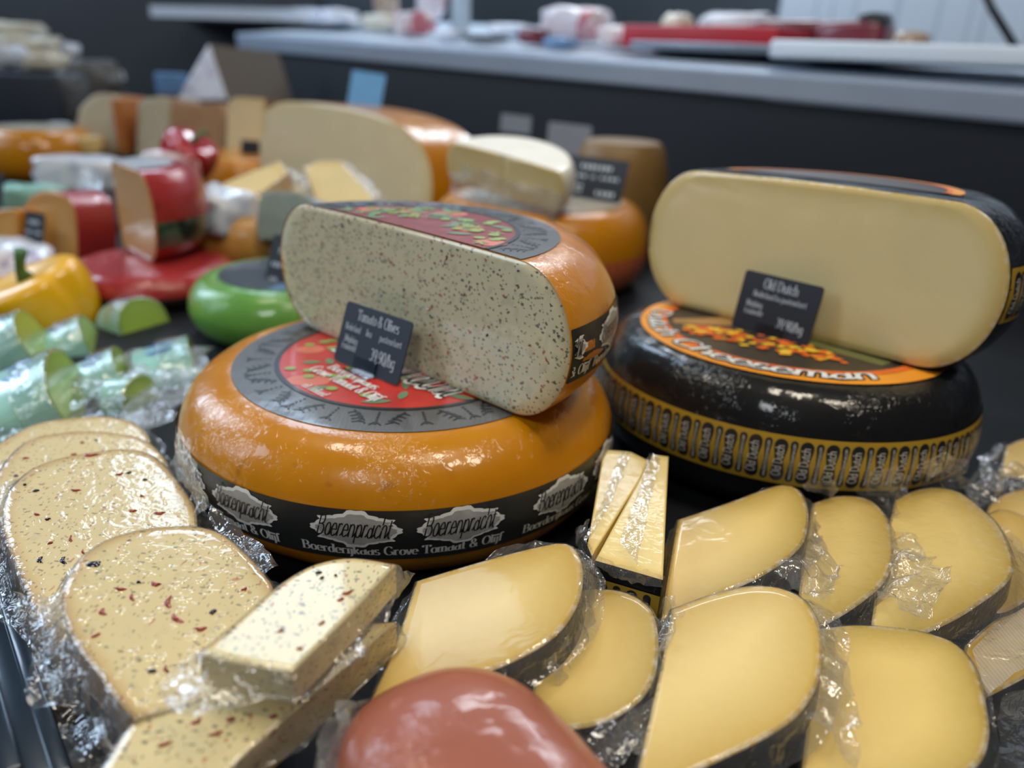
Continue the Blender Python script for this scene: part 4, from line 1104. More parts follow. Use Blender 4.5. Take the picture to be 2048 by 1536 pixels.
tuft(S4, [(1617, 1040), (1615, 1080), (1590, 1110), (1560, 1140)], [(1650, 1040), (1655, 1090), (1690, 1150), (1640, 1200)], [.044] * 4, [.036, .036, .040, .040], 4, amp=.005)
tuft(S5, [(1786, 1060), (1786, 1123), (1765, 1165), (1740, 1195)], [(1830, 1080), (1850, 1110), (1905, 1140), (1850, 1235)], [.038] * 4, [.040, .046, .050, .046], 5, amp=.005)
tuft(S1, [(1150, 1100), (1166, 1140), (1160, 1200), (1130, 1260), (1080, 1310)], [(1185, 1120), (1200, 1140), (1195, 1230), (1170, 1310), (1120, 1390)], [.055, .055, .054, .052, .050], [.045, .045, .040, .036, .034], 6, amp=.005)
tuft(S2, [(1310, 1230), (1318, 1290), (1312, 1350)], [(1345, 1190), (1365, 1220), (1330, 1300)], [.041] * 3, [.058, .056, .050], 7)
tuft(S2, [(1300, 1390), (1240, 1440), (1150, 1470)], [(1330, 1440), (1300, 1500), (1180, 1540)], [.040] * 3, [.030, .030, .030], 8)
tuft(S3, [(1620, 1210), (1645, 1290), (1635, 1360), (1600, 1430)], [(1650, 1230), (1690, 1330), (1710, 1420), (1720, 1536)], [.047] * 4, [.046, .042, .040, .036], 9, amp=.003)
tuft(L2, [(340, 935), (375, 985), (395, 1030)], [(360, 845), (380, 900), (420, 1010)], [.046] * 3, [.085, .078, .055], 12, amp=.002)
tuft(L3, [(120, 1190), (130, 1240), (160, 1300)], [(25, 1180), (70, 1290), (100, 1310)], [.062] * 3, [.060, .045, .044], 13)
tuft(L3, [(430, 1062), (480, 1095), (530, 1150)], [(420, 1010), (500, 1070), (560, 1130)], [.062] * 3, [.070, .064, .060], 14, amp=.002)
tuft(L3, [(160, 1300), (210, 1370), (262, 1440)], [(110, 1330), (150, 1430), (235, 1480)], [.060] * 3, [.035, .030, .032], 15)
tuft(S10, [(2000, 890), (1990, 930), (1990, 960)], [(1940, 960), (1930, 990), (1960, 1010)], [.030] * 3, [.020] * 3, 16, film_milky)
tuft(S9, [(1978, 1010), (2010, 985), (2050, 975)], [(1960, 960), (2000, 930), (2060, 930)], [.024] * 3, [.030] * 3, 17)
tuft(T1, [(580, 1346), (520, 1340), (400, 1310)], [(600, 1385), (520, 1375), (390, 1335)], [.076] * 3, [.066] * 3, 18, amp=.002)
tuft(T1, [(792, 1130), (700, 1230), (590, 1345)], [(832, 1150), (720, 1270), (600, 1390)], [.080] * 3, [.062] * 3, 19, amp=.002)

# ------------------------------------------------------------------ pair of thin film wrapped wedges with black printed rind
def thin_wedge(label, top, z, thick, seed, rim):
    fr = frame_at(atz(top[0][0], top[0][1], z), (0.0, -0.04, 1.0))
    t = slab('cheese_wedge', label, 'cheese', [p + ('c',) for p in px_pts(top, fr)], fr, thick, [rim], (paste_wedge, rind_black), group='thin wedges of young cheese in cling film', step=.005)
    p2 = px_pts(top, fr); O, ex, ey, n = fr
    a, c = p2[rim[0]], p2[rim[0] + 1]
    A = O + ex * a[0] + ey * a[1]; C = O + ex * c[0] + ey * c[1]
    out = (C - A).normalized().cross(n)
    ctr = O + ex * (sum(p[0] for p in p2) / len(p2)) + ey * (sum(p[1] for p in p2) / len(p2))
    if (A - ctr).dot(out) < 0: out = -out
    if ((C - A).normalized().cross(n)).dot(out) > 0 and False: pass
    b = MB(); L = (C - A).length; u = (C - A).normalized()
    if u.x < 0: A, C, u = C, A, -u
    def S(s, h, o): return A + u * s - n * h + out * o
    b.add([S(0, thick * .30, .0006), S(L, thick * .30, .0006), S(L, thick * .72, .0006), S(0, thick * .72, .0006)], [(3, 2, 1, 0)])
    band = b.build('paper_band', gold_band, t, False)
    pl, tx = [], []
    k = int(L / .0088)
    for i in range(k):
        s0 = .0055 + .0088 * i; r = .0034 if i % 2 == 0 else .0022; h = thick * .36
        pts = []
        for cy, aa in ((h / 2 - r, 0), (-h / 2 + r, 180)): pts += [(r * math.cos(R_(aa + 22.5 * q)), cy + r * math.sin(R_(aa + 22.5 * q))) for q in range(9)]
        v, f = poly2d(pts); pl.append(([S(s0 + x, thick * .51 - y, .0009) for x, y in v], f))
        d = lettering('Old Dutch' if i % 2 == 0 else 'www', .0040 if i % 2 == 0 else .0030, 'sans')
        tx.append(([S(s0 - (y - .0015), thick * .51 - x * .6, .0012) for x, y in d[0]], d[1]))
    d = merge(pl); mesh('pill_print', d[0], d[1], ink_black, band, False)
    d = merge(tx); mesh('lettering', d[0], d[1], ink_white, band, False)
    return t
W1 = thin_wedge('left thin yellow wedge in cling film beside the orange wheel', [(1208, 898), (1262, 903), (1296, 920), (1284, 953), (1184, 1110), (1175, 1090)], .056, .040, 1, (4, 5))
W2 = thin_wedge('right thin yellow wedge in cling film with black rind facing the camera', [(1306, 908), (1337, 912), (1326, 1158), (1191, 1119)], .060, .040, 2, (2, 3))
sheet('cling_film', [atz(1300, 905, .0615), atz(1275, 985, .0615), atz(1240, 1080, .0615)], [atz(1322, 915, .0615), atz(1300, 1000, .0615), atz(1275, 1130, .0615)], film_clear, W2, amp=.0016, seed=4, freq=220)
sheet('cling_film', [atz(1188, 1110, .061), atz(1255, 1135, .061), atz(1326, 1150, .061)], [atz(1195, 1135, .052), atz(1255, 1165, .052), atz(1326, 1175, .052)], film_clear, W2, amp=.0020, seed=5, freq=220)
sheet('cling_film', [atz(1262, 905, .0595), atz(1225, 1000, .0595), atz(1182, 1075, .0595)], [atz(1240, 905, .0595), atz(1205, 1000, .0595), atz(1165, 1085, .0595)], film_clear, W1, amp=.0016, seed=6, freq=220)
sheet('cling_film', [atz(1178, 1040, .058), atz(1180, 1095, .058), atz(1195, 1125, .058)], [atz(1150, 1060, .045), atz(1158, 1105, .042), atz(1180, 1145, .042)], film_clear, W1, amp=.0035, seed=7, freq=170)

# ------------------------------------------------------------------ brown smoked loaf at the front edge
brown_skin = rind_wax('smoked_brown_skin', (0.36, 0.105, 0.058), (0.30, 0.080, 0.045), scale=9, coat=0.5, bumpd=.0004, rough=.45, cr=.12)
A = V((0.040, -0.286, 0.040)); ax = V((0.60, -0.80, -0.02)).normalized(); sd = V((0.80, 0.60, 0)).normalized(); upv = ax.cross(sd) * -1
if upv.z < 0: upv = -upv
LF = thing('smoked_cheese', 'blurred brown smoked cheese loaf lying at the bottom edge', 'cheese', (0.10, -0.34, 0))
vs, fs = [], []; NU, NV = 40, 48
for i in range(NU + 1):
    t = i / NU; L = 0.17 * t
    e = math.sqrt(max(0, 1 - (1 - min(1, t / 0.36)) ** 2.3)); e2 = 1 - 0.9 * max(0, (t - .9) / .1) ** 2
    for j in range(NV):
        a = 2 * math.pi * j / NV; c, s = math.cos(a), math.sin(a)
        px = 0.050 * math.copysign(abs(c) ** 0.72, c) * e * e2; pz = 0.036 * math.copysign(abs(s) ** 0.80, s) * e * e2
        px += 0.0010 * nz(L * 60, a * 1.5, 3)
        vs.append(A + ax * L + sd * px + upv * pz)
for i in range(NU):
    for j in range(NV): fs.append((i * NV + j, i * NV + (j + 1) % NV, (i + 1) * NV + (j + 1) % NV, (i + 1) * NV + j))
fs += [tuple(range(NV - 1, -1, -1)), tuple(range(NU * NV, NU * NV + NV))]
mesh('skin', vs, fs, brown_skin, LF)
sheet('film_tail', [atz(735, 1410, .040), atz(700, 1470, .040), atz(690, 1560, .040)], [atz(655, 1430, .050), atz(640, 1480, .050), atz(640, 1560, .050)], film_milky, LF, amp=.006, seed=9, freq=90)
sheet('film_tail', [atz(745, 1400, .044), atz(710, 1450, .044), atz(695, 1540, .044)], [atz(690, 1395, .056), atz(665, 1450, .060), atz(660, 1550, .060)], film_milky, LF, amp=.006, seed=12, freq=90)

# ------------------------------------------------------------------ blue-black edge profile at the left
edge_mat = plain('blue_black_steel', (0.008, 0.020, 0.036), 0.25, var=0.3, scale=12, metal=0.2, coat=0.6)
EP = thing('display_edge', 'dark blue steel edge strips of the display at bottom left', 'edge strip', atz(40, 1400, .0))
for k, (p, q, wd, h) in enumerate([((-20, 1100), (128, 1560), .004, .012), ((-45, 1140), (85, 1560), .0085, .008), ((-70, 1200), (25, 1560), .005, .014)]):
    a, c = atz(*p, .022), atz(*q, .022); d = (c - a).normalized(); s = V((-d.y, d.x, 0))
    rbox('strip', (a + c) / 2 - V((0, 0, .011 - h * .2)), d * ((c - a).length / 2), s * wd, V((0, 0, .011 + h * .2)), edge_mat, EP, .0015)

# loose bags lying on the dark bed
def bag(label, a, b_, za, zb, seed, amp=.008, freq=38, mat=None):
    o = sheet('plastic_bag', [atz(x, y, za) for x, y in a], [atz(x, y, zb) for x, y in b_], mat or film_clear, None, amp=amp, seed=seed, freq=freq, nu=40, nv=24)
    return tag(o, label, 'bag')
bag('crumpled clear bag on the dark bed left of the long flecked wedge', [(60, 1290), (150, 1380), (220, 1470)], [(100, 1560), (160, 1580), (215, 1580)], .016, .016, 3)
bag('crumpled clear bag at the bottom right corner', [(1990, 1395), (2040, 1370), (2100, 1350)], [(1990, 1600), (2060, 1600), (2140, 1600)], .014, .014, 5)
bag('crumpled clear bag between the green wedges and the orange wheel', [(250, 700), (350, 690), (430, 690)], [(250, 870), (330, 850), (370, 800)], .018, .018, 7, mat=film_milky)
bag('crumpled clear bag under the front green wedges', [(-20, 760), (120, 730), (240, 720)], [(-20, 900), (120, 850), (260, 850)], .016, .016, 9)
# ------------------------------------------------------------------ soft shapes for things further back
def blob(name, c, ex, ey, ez, mat, parent=None, e1=0.6, e2=0.6, lump=0.0, seed=0, n=18, m=28):
    """super-ellipsoid from half-axis vectors"""
    c, ex, ey, ez = V(c), V(ex), V(ey), V(ez); vs, fs = [], []
    pw = lambda x, e: math.copysign(abs(x) ** e, x)
    for i in range(n + 1):
        t = -math.pi / 2 + math.pi * i / n
        for j in range(m):
            a = 2 * math.pi * j / m
            q = (pw(math.cos(t), e1) * pw(math.cos(a), e2), pw(math.cos(t), e1) * pw(math.sin(a), e2), pw(math.sin(t), e1))
            k = 1 + lump * nz(q[0] * 2 + seed, q[1] * 2, q[2] * 2 + seed)
            vs.append(c + (ex * q[0] + ey * q[1] + ez * q[2]) * k)
    for i in range(n):
        for j in range(m): fs.append((i * m + j, i * m + (j + 1) % m, (i + 1) * m + (j + 1) % m, (i + 1) * m + j))
    return mesh(name, vs, fs, mat, parent)
def bell_pepper(label, c, r, h, mat, stem_mat, tilt=(0.0, 0.0), seed=0, spin=0.3):
    t = thing('bell_pepper', label, 'pepper', c)
    M = Matrix.Rotation(tilt[0], 3, 'X') @ Matrix.Rotation(tilt[1], 3, 'Y')
    base = V(c); vs, fs = [], []; n, m = 22, 48
    for i in range(n + 1):
        s = i / n
        zz = h * (1 - (1 - s) ** 1.3); rr = r * (0.50 + 0.50 * math.sin(math.pi * (0.12 + 0.62 * s))) * (1 - max(0, (s - .80) / .2) ** 2.0 * 0.85)
        if s < .10: rr *= 0.55 + 4.5 * s
        zz = h * s - h * 0.16 * max(0, (s - .86) / .14) ** 2
        for j in range(m):
            a = 2 * math.pi * j / m
            k = 1 - 0.14 * (abs(math.sin(1.5 * a + spin)) < .34) * (1 - abs(math.sin(1.5 * a + spin)) / .34) * (0.3 + s)
            vs.append(base + M @ V((rr * k * math.cos(a), rr * k * math.sin(a), zz)))
    for i in range(n):
        for j in range(m): fs.append((i * m + j, i * m + (j + 1) % m, (i + 1) * m + (j + 1) % m, (i + 1) * m + j))
    fs += [tuple(range(m - 1, -1, -1)), tuple(range(n * m, n * m + m))]
    mesh('flesh', vs, fs, mat, t)
    b = MB(); p0 = base + M @ V((0, 0, h * .80))
    b.tube([p0, p0 + M @ V((0, 0, h * .14)), p0 + M @ V((r * .10, 0, h * .24)), p0 + M @ V((r * .28, 0, h * .36))], [r * .20, r * .10, r * .09, r * .12], 12)
    b.build('stem', stem_mat, t)
    return t
def cut_round(name, label, wheel, a0, a1, rind_mat, paste_mat, label_mat=None, band=None, group=None):
    """wedge of a round cheese: rind surface from a0 to a1 and two cut faces meeting at the axis"""
    t = thing(name, label, 'cheese', wheel.c, group)
    vs, fs = wheel.surface(a0, a1, 48)
    mesh('rind', vs, fs, rind_mat, t)
    for a, sg in ((a0, 1), (a1, -1)):
        n = wheel.M @ V((math.sin(a) * sg, -math.cos(a) * sg, 0))
        o = wheel.section(a, False)
        vs, fs, at = fill_face([(p + n * .0004, f) for p, f in o], n, 8, .0008)
        mesh('cut_face', vs, fs, paste_mat, t, True, {'rind': at})
    if label_mat:
        d = on_top(wheel, ring2d(.001, wheel.rl * .9, 60, math.degrees(a0) + 1, math.degrees(a1) - 1, 4), .0008); mesh('label', d[0], d[1], label_mat, t)
    if band:
        vs, fs = wheel.band(band[0], band[1], a0 + .01, a1 - .01, .0008, 40); mesh('paper_band', vs, fs, band[2], t)
    return t
def whole_round(label, wheel, rind_mat, label_mat=None, lr=.85, band=None, group=None, cat='cheese'):
    t = thing('round_cheese', label, cat, wheel.c, group)
    vs, fs = wheel.surface(0, 2 * math.pi, 96); mesh('rind', vs, fs, rind_mat, t)
    if label_mat:
        d = on_top(wheel, ring2d(.001, wheel.rl * lr, 80, 0, 360, 4), .0008); mesh('label', d[0], d[1], label_mat, t)
    if band:
        vs, fs = wheel.band(band[0], band[1], 0, 2 * math.pi, .0008, 120); mesh('paper_band', vs, fs, band[2], t)
    return t
def vplane(x, y, px, py, depth, n): return onpl(x, y, atd(px, py, depth), V(n))

yellow_flesh = plain('yellow_pepper_skin', (0.86, 0.45, 0.004), 0.34, var=0.08, scale=12, coat=0.25)
red_flesh = plain('red_pepper_skin', (0.42, 0.008, 0.015), 0.22, var=0.1, scale=12, coat=0.8)
stem_green = plain('pepper_stem', (0.06, 0.15, 0.04), 0.5)
def two_tone(name, a, b_, scale, thr=.5, rough=.3, coat=.6, metal=0):
    t = NT(name); f = t.ramp(t.noise(scale, 3, dist=.8), [(thr - .05, lin(a)), (thr + .05, lin(b_))])
    t.set(Base_Color=f, Roughness=rough, Coat_Weight=coat, Coat_Roughness=.12, Metallic=metal); return t.mat
label_dark_blue = two_tone('dark_blue_label', (0.03, 0.035, 0.045), (0.16, 0.30, 0.50), 14, .58)
label_mint = plain('mint_label', (0.30, 0.58, 0.50), 0.3, var=.25, scale=30, coat=.7)
label_mint_blue = plain('mint_label_blue', (0.08, 0.20, 0.48), 0.35, var=.3, scale=120)
green_paste = paste('green_pesto_paste', (0.27, 0.42, 0.045), (0.16, 0.28, 0.03), .012, film=.3, film_scale=60, white_rim=False)
orange_paste = paste('orange_paste', (0.62, 0.31, 0.065), (0.52, 0.22, 0.03), .02, film=.15, film_scale=50, white_rim=False)
pale_paste = paste('pale_paste', (0.66, 0.55, 0.33), (0.55, 0.40, 0.16), .02, film=.12, film_scale=50, white_rim=False)
cream_paste = paste('cream_paste', (0.80, 0.62, 0.28), (0.70, 0.48, 0.16), .02, film=.3, film_scale=60, white_rim=False)
hard_paste = plain('hard_cheese_paste', (0.48, 0.42, 0.30), 0.6, var=.2, scale=40, coat=.3)
hard_rind = plain('hard_cheese_rind', (0.36, 0.20, 0.10), 0.5, var=.25, scale=30, coat=.3)
white_rind = plain('bloomy_rind', (0.82, 0.78, 0.68), 0.6, var=.12, scale=40, coat=.4)
pack_white = two_tone('white_pack_print', (0.66, 0.68, 0.74), (0.46, 0.52, 0.64), 18, .55)
pack_lilac = two_tone('lilac_pack_print', (0.70, 0.72, 0.80), (0.30, 0.22, 0.45), 28, .60)
pack_pink = two_tone('pink_pack_print', (0.72, 0.66, 0.72), (0.55, 0.16, 0.20), 16, .58)
pack_pink2 = two_tone('rose_pack_print', (0.70, 0.60, 0.60), (0.50, 0.12, 0.16), 22, .50)
pack_brown = two_tone('brown_pack_print', (0.36, 0.24, 0.16), (0.60, 0.50, 0.42), 20, .5)
pack_maroon = plain('maroon_pack', (0.16, 0.02, 0.035), 0.35, coat=.4)
pack_blue = plain('blue_pack', (0.10, 0.22, 0.42), 0.35, coat=.4)
pack_cream = two_tone('cream_pack_print', (0.62, 0.56, 0.44), (0.42, 0.46, 0.52), 12, .6)
red_board = plain('red_plastic_board', (0.42, 0.018, 0.030), 0.4, var=.1, scale=10)
dark_red = plain('dark_red_wrap', (0.13, 0.015, 0.02), 0.35, var=.3, scale=25, coat=.4)
grey_tray = plain('grey_steel_tray', (0.22, 0.26, 0.32), 0.35, metal=.6)
navy_box = plain('navy_box_card', (0.012, 0.018, 0.034), 0.55)
sign_blue = plain('pale_blue_card', (0.16, 0.42, 0.80), 0.4)
sign_grey = plain('grey_card', (0.22, 0.25, 0.32), 0.45)
black_metal = plain('black_metal', (0.012, 0.013, 0.016), 0.35, metal=.3)

# green wheel, left of the half wheel
wheel_g = Wheel((-0.192, 0.335, 0), .110, .068, .078)
GW = whole_round('small glossy green cheese wheel with dark top label, left of the flecked half', wheel_g, rind_green, label_dark_blue, .95)
price_card('dark price sign standing on the small green wheel', vplane(522, 590, 540, 560, .88, (-.2, -.98, 0)), (.86, -.5, 0), (.22, .2, .95), .060, .072, [], card_navy_b, clip=False, dashes=((.22, .72, .55, .10), (.10, .50, .25, .07), (.42, .50, .08, .07), (.58, .50, .34, .07), (.12, .26, .20, .07), (.14, .14, .18, .07), (.55, .12, .35, .10)))

# packed green wedges
random.seed(11)
GG = 'packed green pesto cheese wedges with mint labels'
def green_wedge(label, px, dep, yaw, lean, wd, ht, th, seed, logo=True):
    """upright D-shaped slice; the mint label wraps the rind side"""
    c = atd(px[0], px[1], dep); wd *= 1.12; ht *= 1.12
    n = V((math.cos(yaw), math.sin(yaw), 0)) * math.cos(lean) + V((0, 0, 1)) * math.sin(lean)
    fr = frame_at(c + n * (th / 2), n, V((-math.sin(yaw), math.cos(yaw), 0)))
    O, ex, ey, nn = fr
    pts = [(-wd / 2, -ht / 2, 'c'), (wd / 2, -ht / 2, 'c'), (wd / 2, ht * .1), (wd * .40, ht * .36), (wd * .15, ht * .5), (-wd * .15, ht * .5), (-wd * .40, ht * .36), (-wd / 2, ht * .1)]
    t = slab('cheese_wedge', label, 'cheese', pts, fr, th, [(1, 8)], (green_paste, label_mint), group=GG, film=fw(.001, .003, seed), seed=seed, film_mat_=film_thin, film_amp=.002)
    if logo:
        p = O + ey * (ht * .503) - nn * (th * .5); b = MB()
        k = 16; vs = [p + ex * (wd * .16 * math.cos(6.283 * i / k)) - nn * (th * .30 * math.sin(6.283 * i / k)) + ey * .0008 for i in range(k)]
        b.add(vs, [tuple(range(k))]); b.build('label_oval', label_mint_blue, t, False)
    return t
GY = 0.42
green_wedge('mint labelled green wedge at the left edge below the yellow pepper', (30, 705), .80, GY, .45, .085, .060, .048, 31)
green_wedge('small mint labelled green wedge right below the yellow pepper', (150, 700), .86, GY, .40, .075, .055, .045, 32)
green_wedge('yellow-green wedge between the yellow pepper and the green wheel', (272, 665), .93, GY - .9, .30, .060, .070, .045, 33, False)
green_wedge('mint labelled green wedge lying nearest the orange wheel', (345, 755), .80, GY, .25, .085, .060, .055, 34)
green_wedge('long mint labelled green wedge in front at the left edge', (85, 805), .69, GY, .40, .110, .062, .050, 35)
green_wedge('mint labelled green wedge in the middle of the green pile', (222, 772), .77, GY, .42, .075, .055, .040, 36)
green_wedge('green wedge with folded clear film at the front of the green pile', (265, 812), .72, GY - .6, .20, .045, .050, .026, 37, False)

# yellow pepper and its neighbours
bell_pepper('yellow bell pepper with a green stem beside the green wedges', atd(140, 676, .94), .061, .100, yellow_flesh, stem_green, (0.22, -0.34), spin=0.5)
pk = blob('cheese_pack', atd(30, 560, 1.06), (.045, .02, 0), (-.02, .04, 0), (0, .01, .045), pack_lilac, None, .7, .7, .25, 3)
tag(pk, 'crumpled white and lilac pack behind the yellow pepper', 'pack')
b1 = blob('cheese_pack', atd(-5, 620, .98), (.03, .0, 0), (0, .03, 0), (0, 0, .04), plain('orange_pack', (.70, .25, .02), .3, coat=.6), None, .6, .6, .2, 4)
tag(b1, 'orange pack at the left edge under the lilac pack', 'pack')

# red wheel with a wedge on top
wheel_r = Wheel((-.405, .450, 0), .108, .046, .078)
whole_round('flat red-waxed cheese wheel carrying an orange-cut wedge', wheel_r, rind_red, None, band=(.008, .020, ink_band))
angR = R_(-42)
wheel_r2 = Wheel((-.462, .490, .0480), .118, .116, .085)
cut_round('cheese_wedge', 'red-waxed wedge with orange cut face on top of the red wheel', wheel_r2, angR, angR + R_(125), rind_red, orange_paste, pack_white, (.022, .055, two_tone('green_black_band', (.02, .03, .025), (.10, .14, .10), 30, .55)))
sheet('loose_film', [atd(205, 345, 1.26), atd(190, 420, 1.24), atd(185, 510, 1.20)], [atd(165, 335, 1.34), atd(150, 420, 1.30), atd(150, 520, 1.26)], film_milky, None, amp=.012, seed=5, freq=25)
tag(bpy.data.objects['loose_film'], 'loose clear film hanging beside the orange cut face', 'film')
# orange cheese with a sign, far left
slab_pd('cheese_piece', 'orange cut cheese with rounded top behind a small black sign', 'cheese', [(35, 560, 'c'), (38, 460), (55, 402), (95, 381), (135, 396), (152, 440), (155, 560, 'c')], (95, 470), 1.16, (-.35, -.93, .1), .07, [(1, 5.9)], (orange_paste, rind_red), film=None)
price_card('small black price sign before the orange cut cheese at left', vplane(46, 505, 75, 480, 1.09, (-.4, -.9, 0)), (.90, -.42, 0), (.12, .2, .97), .042, .060, [], card_navy_b, clip=False, dashes=((.22, .72, .55, .10), (.10, .50, .25, .07), (.42, .50, .08, .07), (.58, .50, .34, .07), (.12, .26, .20, .07), (.14, .14, .18, .07), (.55, .12, .35, .10)))
price_card('black price sign cut off by the left edge', vplane(-30, 408, 0, 380, 1.2, (-.4, -.9, 0)), (.90, -.42, 0), (.12, .2, .97), .042, .050, [], card_navy_b, clip=False)
slab_pd('cheese_piece', 'orange cheese block at the left edge below the cut-off sign', 'cheese', [(-40, 500, 'c'), (-40, 425, 'c'), (25, 418), (36, 440), (34, 500, 'c')], (0, 460), 1.14, (-.2, -.97, .1), .06, [(1, 3.9)], (orange_paste, rind_orange))
o = blob('cheese_pack', atd(10, 510, 1.10), (.05, 0, 0), (0, .04, 0), (0, 0, .022), pack_white, None, .5, .5, .2, 8); tag(o, 'white film pack under the orange block at the left edge', 'pack')
wheel_o = Wheel(atz(5, 372, .0) + V((0.0, .16, .0)), .13, .115, .09)
whole_round('orange cheese wheel at the far left behind the signs', wheel_o, rind_orange, pack_cream, .95)
for (x, y, dep, w_, h_, mt, lb) in [(165, 345, 1.42, .075, .030, pack_white, 'white wrapped piece beside the orange wheel at far left'), (70, 395, 1.30, .050, .022, label_mint, 'mint printed pack above the orange cut cheese'),
        (345, 335, 1.45, .050, .030, pack_pink2, 'pale printed piece in front of the red pepper'), (60, 280, 1.95, .12, .028, pack_cream, 'pale cheese piece in front of the navy box'), (150, 288, 1.85, .07, .022, cream_paste, 'flat cream piece right of the navy box'), (120, 262, 1.98, .03, .020, pack_white, 'small white lump before the navy box')]:
    o = blob('cheese_pack', atd(x, y, dep), (w_, .01, 0), (-.01, w_ * .6, 0), (0, 0, h_), mt, None, .45, .45, .15, x); tag(o, lb, 'pack')

# wedges between the red pile and the half wheel
slab_pd('cheese_wedge', 'long cream wedge with orange rind end, left of the flecked half', 'cheese', [(380, 412, 'c'), (445, 368), (560, 322, 'c'), (577, 345, 'c'), (520, 385), (440, 428, 'c')], (480, 370), 1.22, (-.1, -.65, .76), .05, [(2, 3)], (cream_paste, rind_orange), film=fw(.004, .02, 41), film_mat_=film_milky)
slab_pd('cheese_wedge', 'yellow wedge leaning on the big pale cheese', 'cheese', [(608, 335, 'c'), (640, 322), (682, 322, 'c'), (745, 392, 'c'), (740, 430, 'c'), (640, 430, 'c')], (675, 370), 1.24, (-.25, -.72, .65), .06, [(1, 2)], (cream_paste, rind_orange), film=fw(.003, .015, 42), film_mat_=film_milky)
slab_pd('cheese_wedge', 'small yellow block beside the grey-green piece', 'cheese', [(455, 398, 'c'), (490, 384, 'c'), (520, 392, 'c'), (520, 470, 'c'), (455, 470, 'c')], (487, 425), 1.16, (-.1, -.95, .3), .05, [], (cream_paste, rind_orange))
slab_pd('cheese_piece', 'grey-green mouldy piece directly behind the flecked half', 'cheese', [(514, 480, 'c'), (516, 410), (535, 384), (600, 388), (640, 420), (640, 480, 'c')], (570, 430), 1.08, (-.3, -.9, .3), .08, [(0, 5)], (plain('grey_green_mould', (.22, .27, .24), .6, var=.3, scale=40), plain('grey_blue_mould', (.26, .32, .40), .5)))
o = blob('cheese_pack', atd(425, 425, 1.14), (.055, -.02, 0), (.02, .045, 0), (0, 0, .035), pack_white, None, .6, .6, .3, 14); tag(o, 'white wrapped piece between red wedge and yellow block', 'pack')
wheel_o2 = Wheel(atz(470, 560, 0) + V((.0, .12, 0)), .12, .085, .09)
whole_round('brownish orange wheel between the red pile and the flecked half', wheel_o2, rind_tan, None)
wheel_o3 = Wheel(atz(470, 415, 0.0) + V((.0, .10, 0)), .13, .10, .10)
whole_round('orange wheel under the long cream wedge', wheel_o3, rind_orange, None)
bell_pepper('blurred red bell pepper in front of the hard cheeses', atd(362, 352, 1.50), .052, .092, red_flesh, stem_green, (0.2, 0.5), spin=.4)

# orange wheel with wrapped half and sign
wheel_p = Wheel((.115, .635, 0), .168, .125, .128)
def striped():
    t = NT('red_striped_band'); w_ = t.n('ShaderNodeTexWave'); w_.inputs['Scale'].default_value = 26; w_.bands_direction = 'X'; w_.inputs['Distortion'].default_value = 1.5
    t.l(t.tc.outputs['Object'], w_.inputs['Vector'])
    t.set(Base_Color=t.ramp(w_.outputs['Fac'], [(.35, lin((.52, .06, .035))), (.65, lin((.58, .20, .06)))]), Roughness=.4, Coat_Weight=.3); return t.mat
whole_round('orange wheel with red striped band behind the flecked half', wheel_p, rind_orange, pack_cream, .97, (.022, .062, striped()))
aW = R_(-33); ch = atz(1005, 412, .127)
wheel_w = Wheel(ch, .098, .058, .085, tilt=.22)
wheel_w.c.z += .012
t = cut_round('half_round_cheese', 'white wrapped half cheese on the orange wheel', wheel_w, aW, aW + math.pi, white_rind, cream_paste)
sheet('wrapping_film', [wheel_w.side(aW + math.pi, .03, .0), wheel_w.W(0, 0, .03) - V((.0, .012, .0)), wheel_w.side(aW, .03, .0)], [wheel_w.side(aW + math.pi, .0, .006) - V((0, 0, .018)), wheel_w.W(0, 0, -.02) - V((.0, .02, .0)), wheel_w.side(aW, .0, .006) - V((0, 0, .012))], film_milky, t, amp=.006, seed=3, freq=50)
price_card('black price sign standing on the orange wheel behind the flecked half', (.1464, .6369, .130), (.8443, -.5359, 0), (.1629, .2566, .9527), .0975, .0611, [], card_navy_b, clip=False, dashes=((.22, .72, .55, .10), (.10, .50, .25, .07), (.42, .50, .08, .07), (.58, .50, .34, .07), (.12, .26, .20, .07), (.14, .14, .18, .07), (.55, .12, .35, .10)))
kk = atd(1238, 380, 1.38)
wheel_k = Wheel((kk.x, kk.y, 0), .085, kk.z + .085, .06)
whole_round('dim tan wheel at the back right of the price sign', wheel_k, plain('dim_tan_rind', (.20, .11, .03), .5, var=.3, scale=20), None)

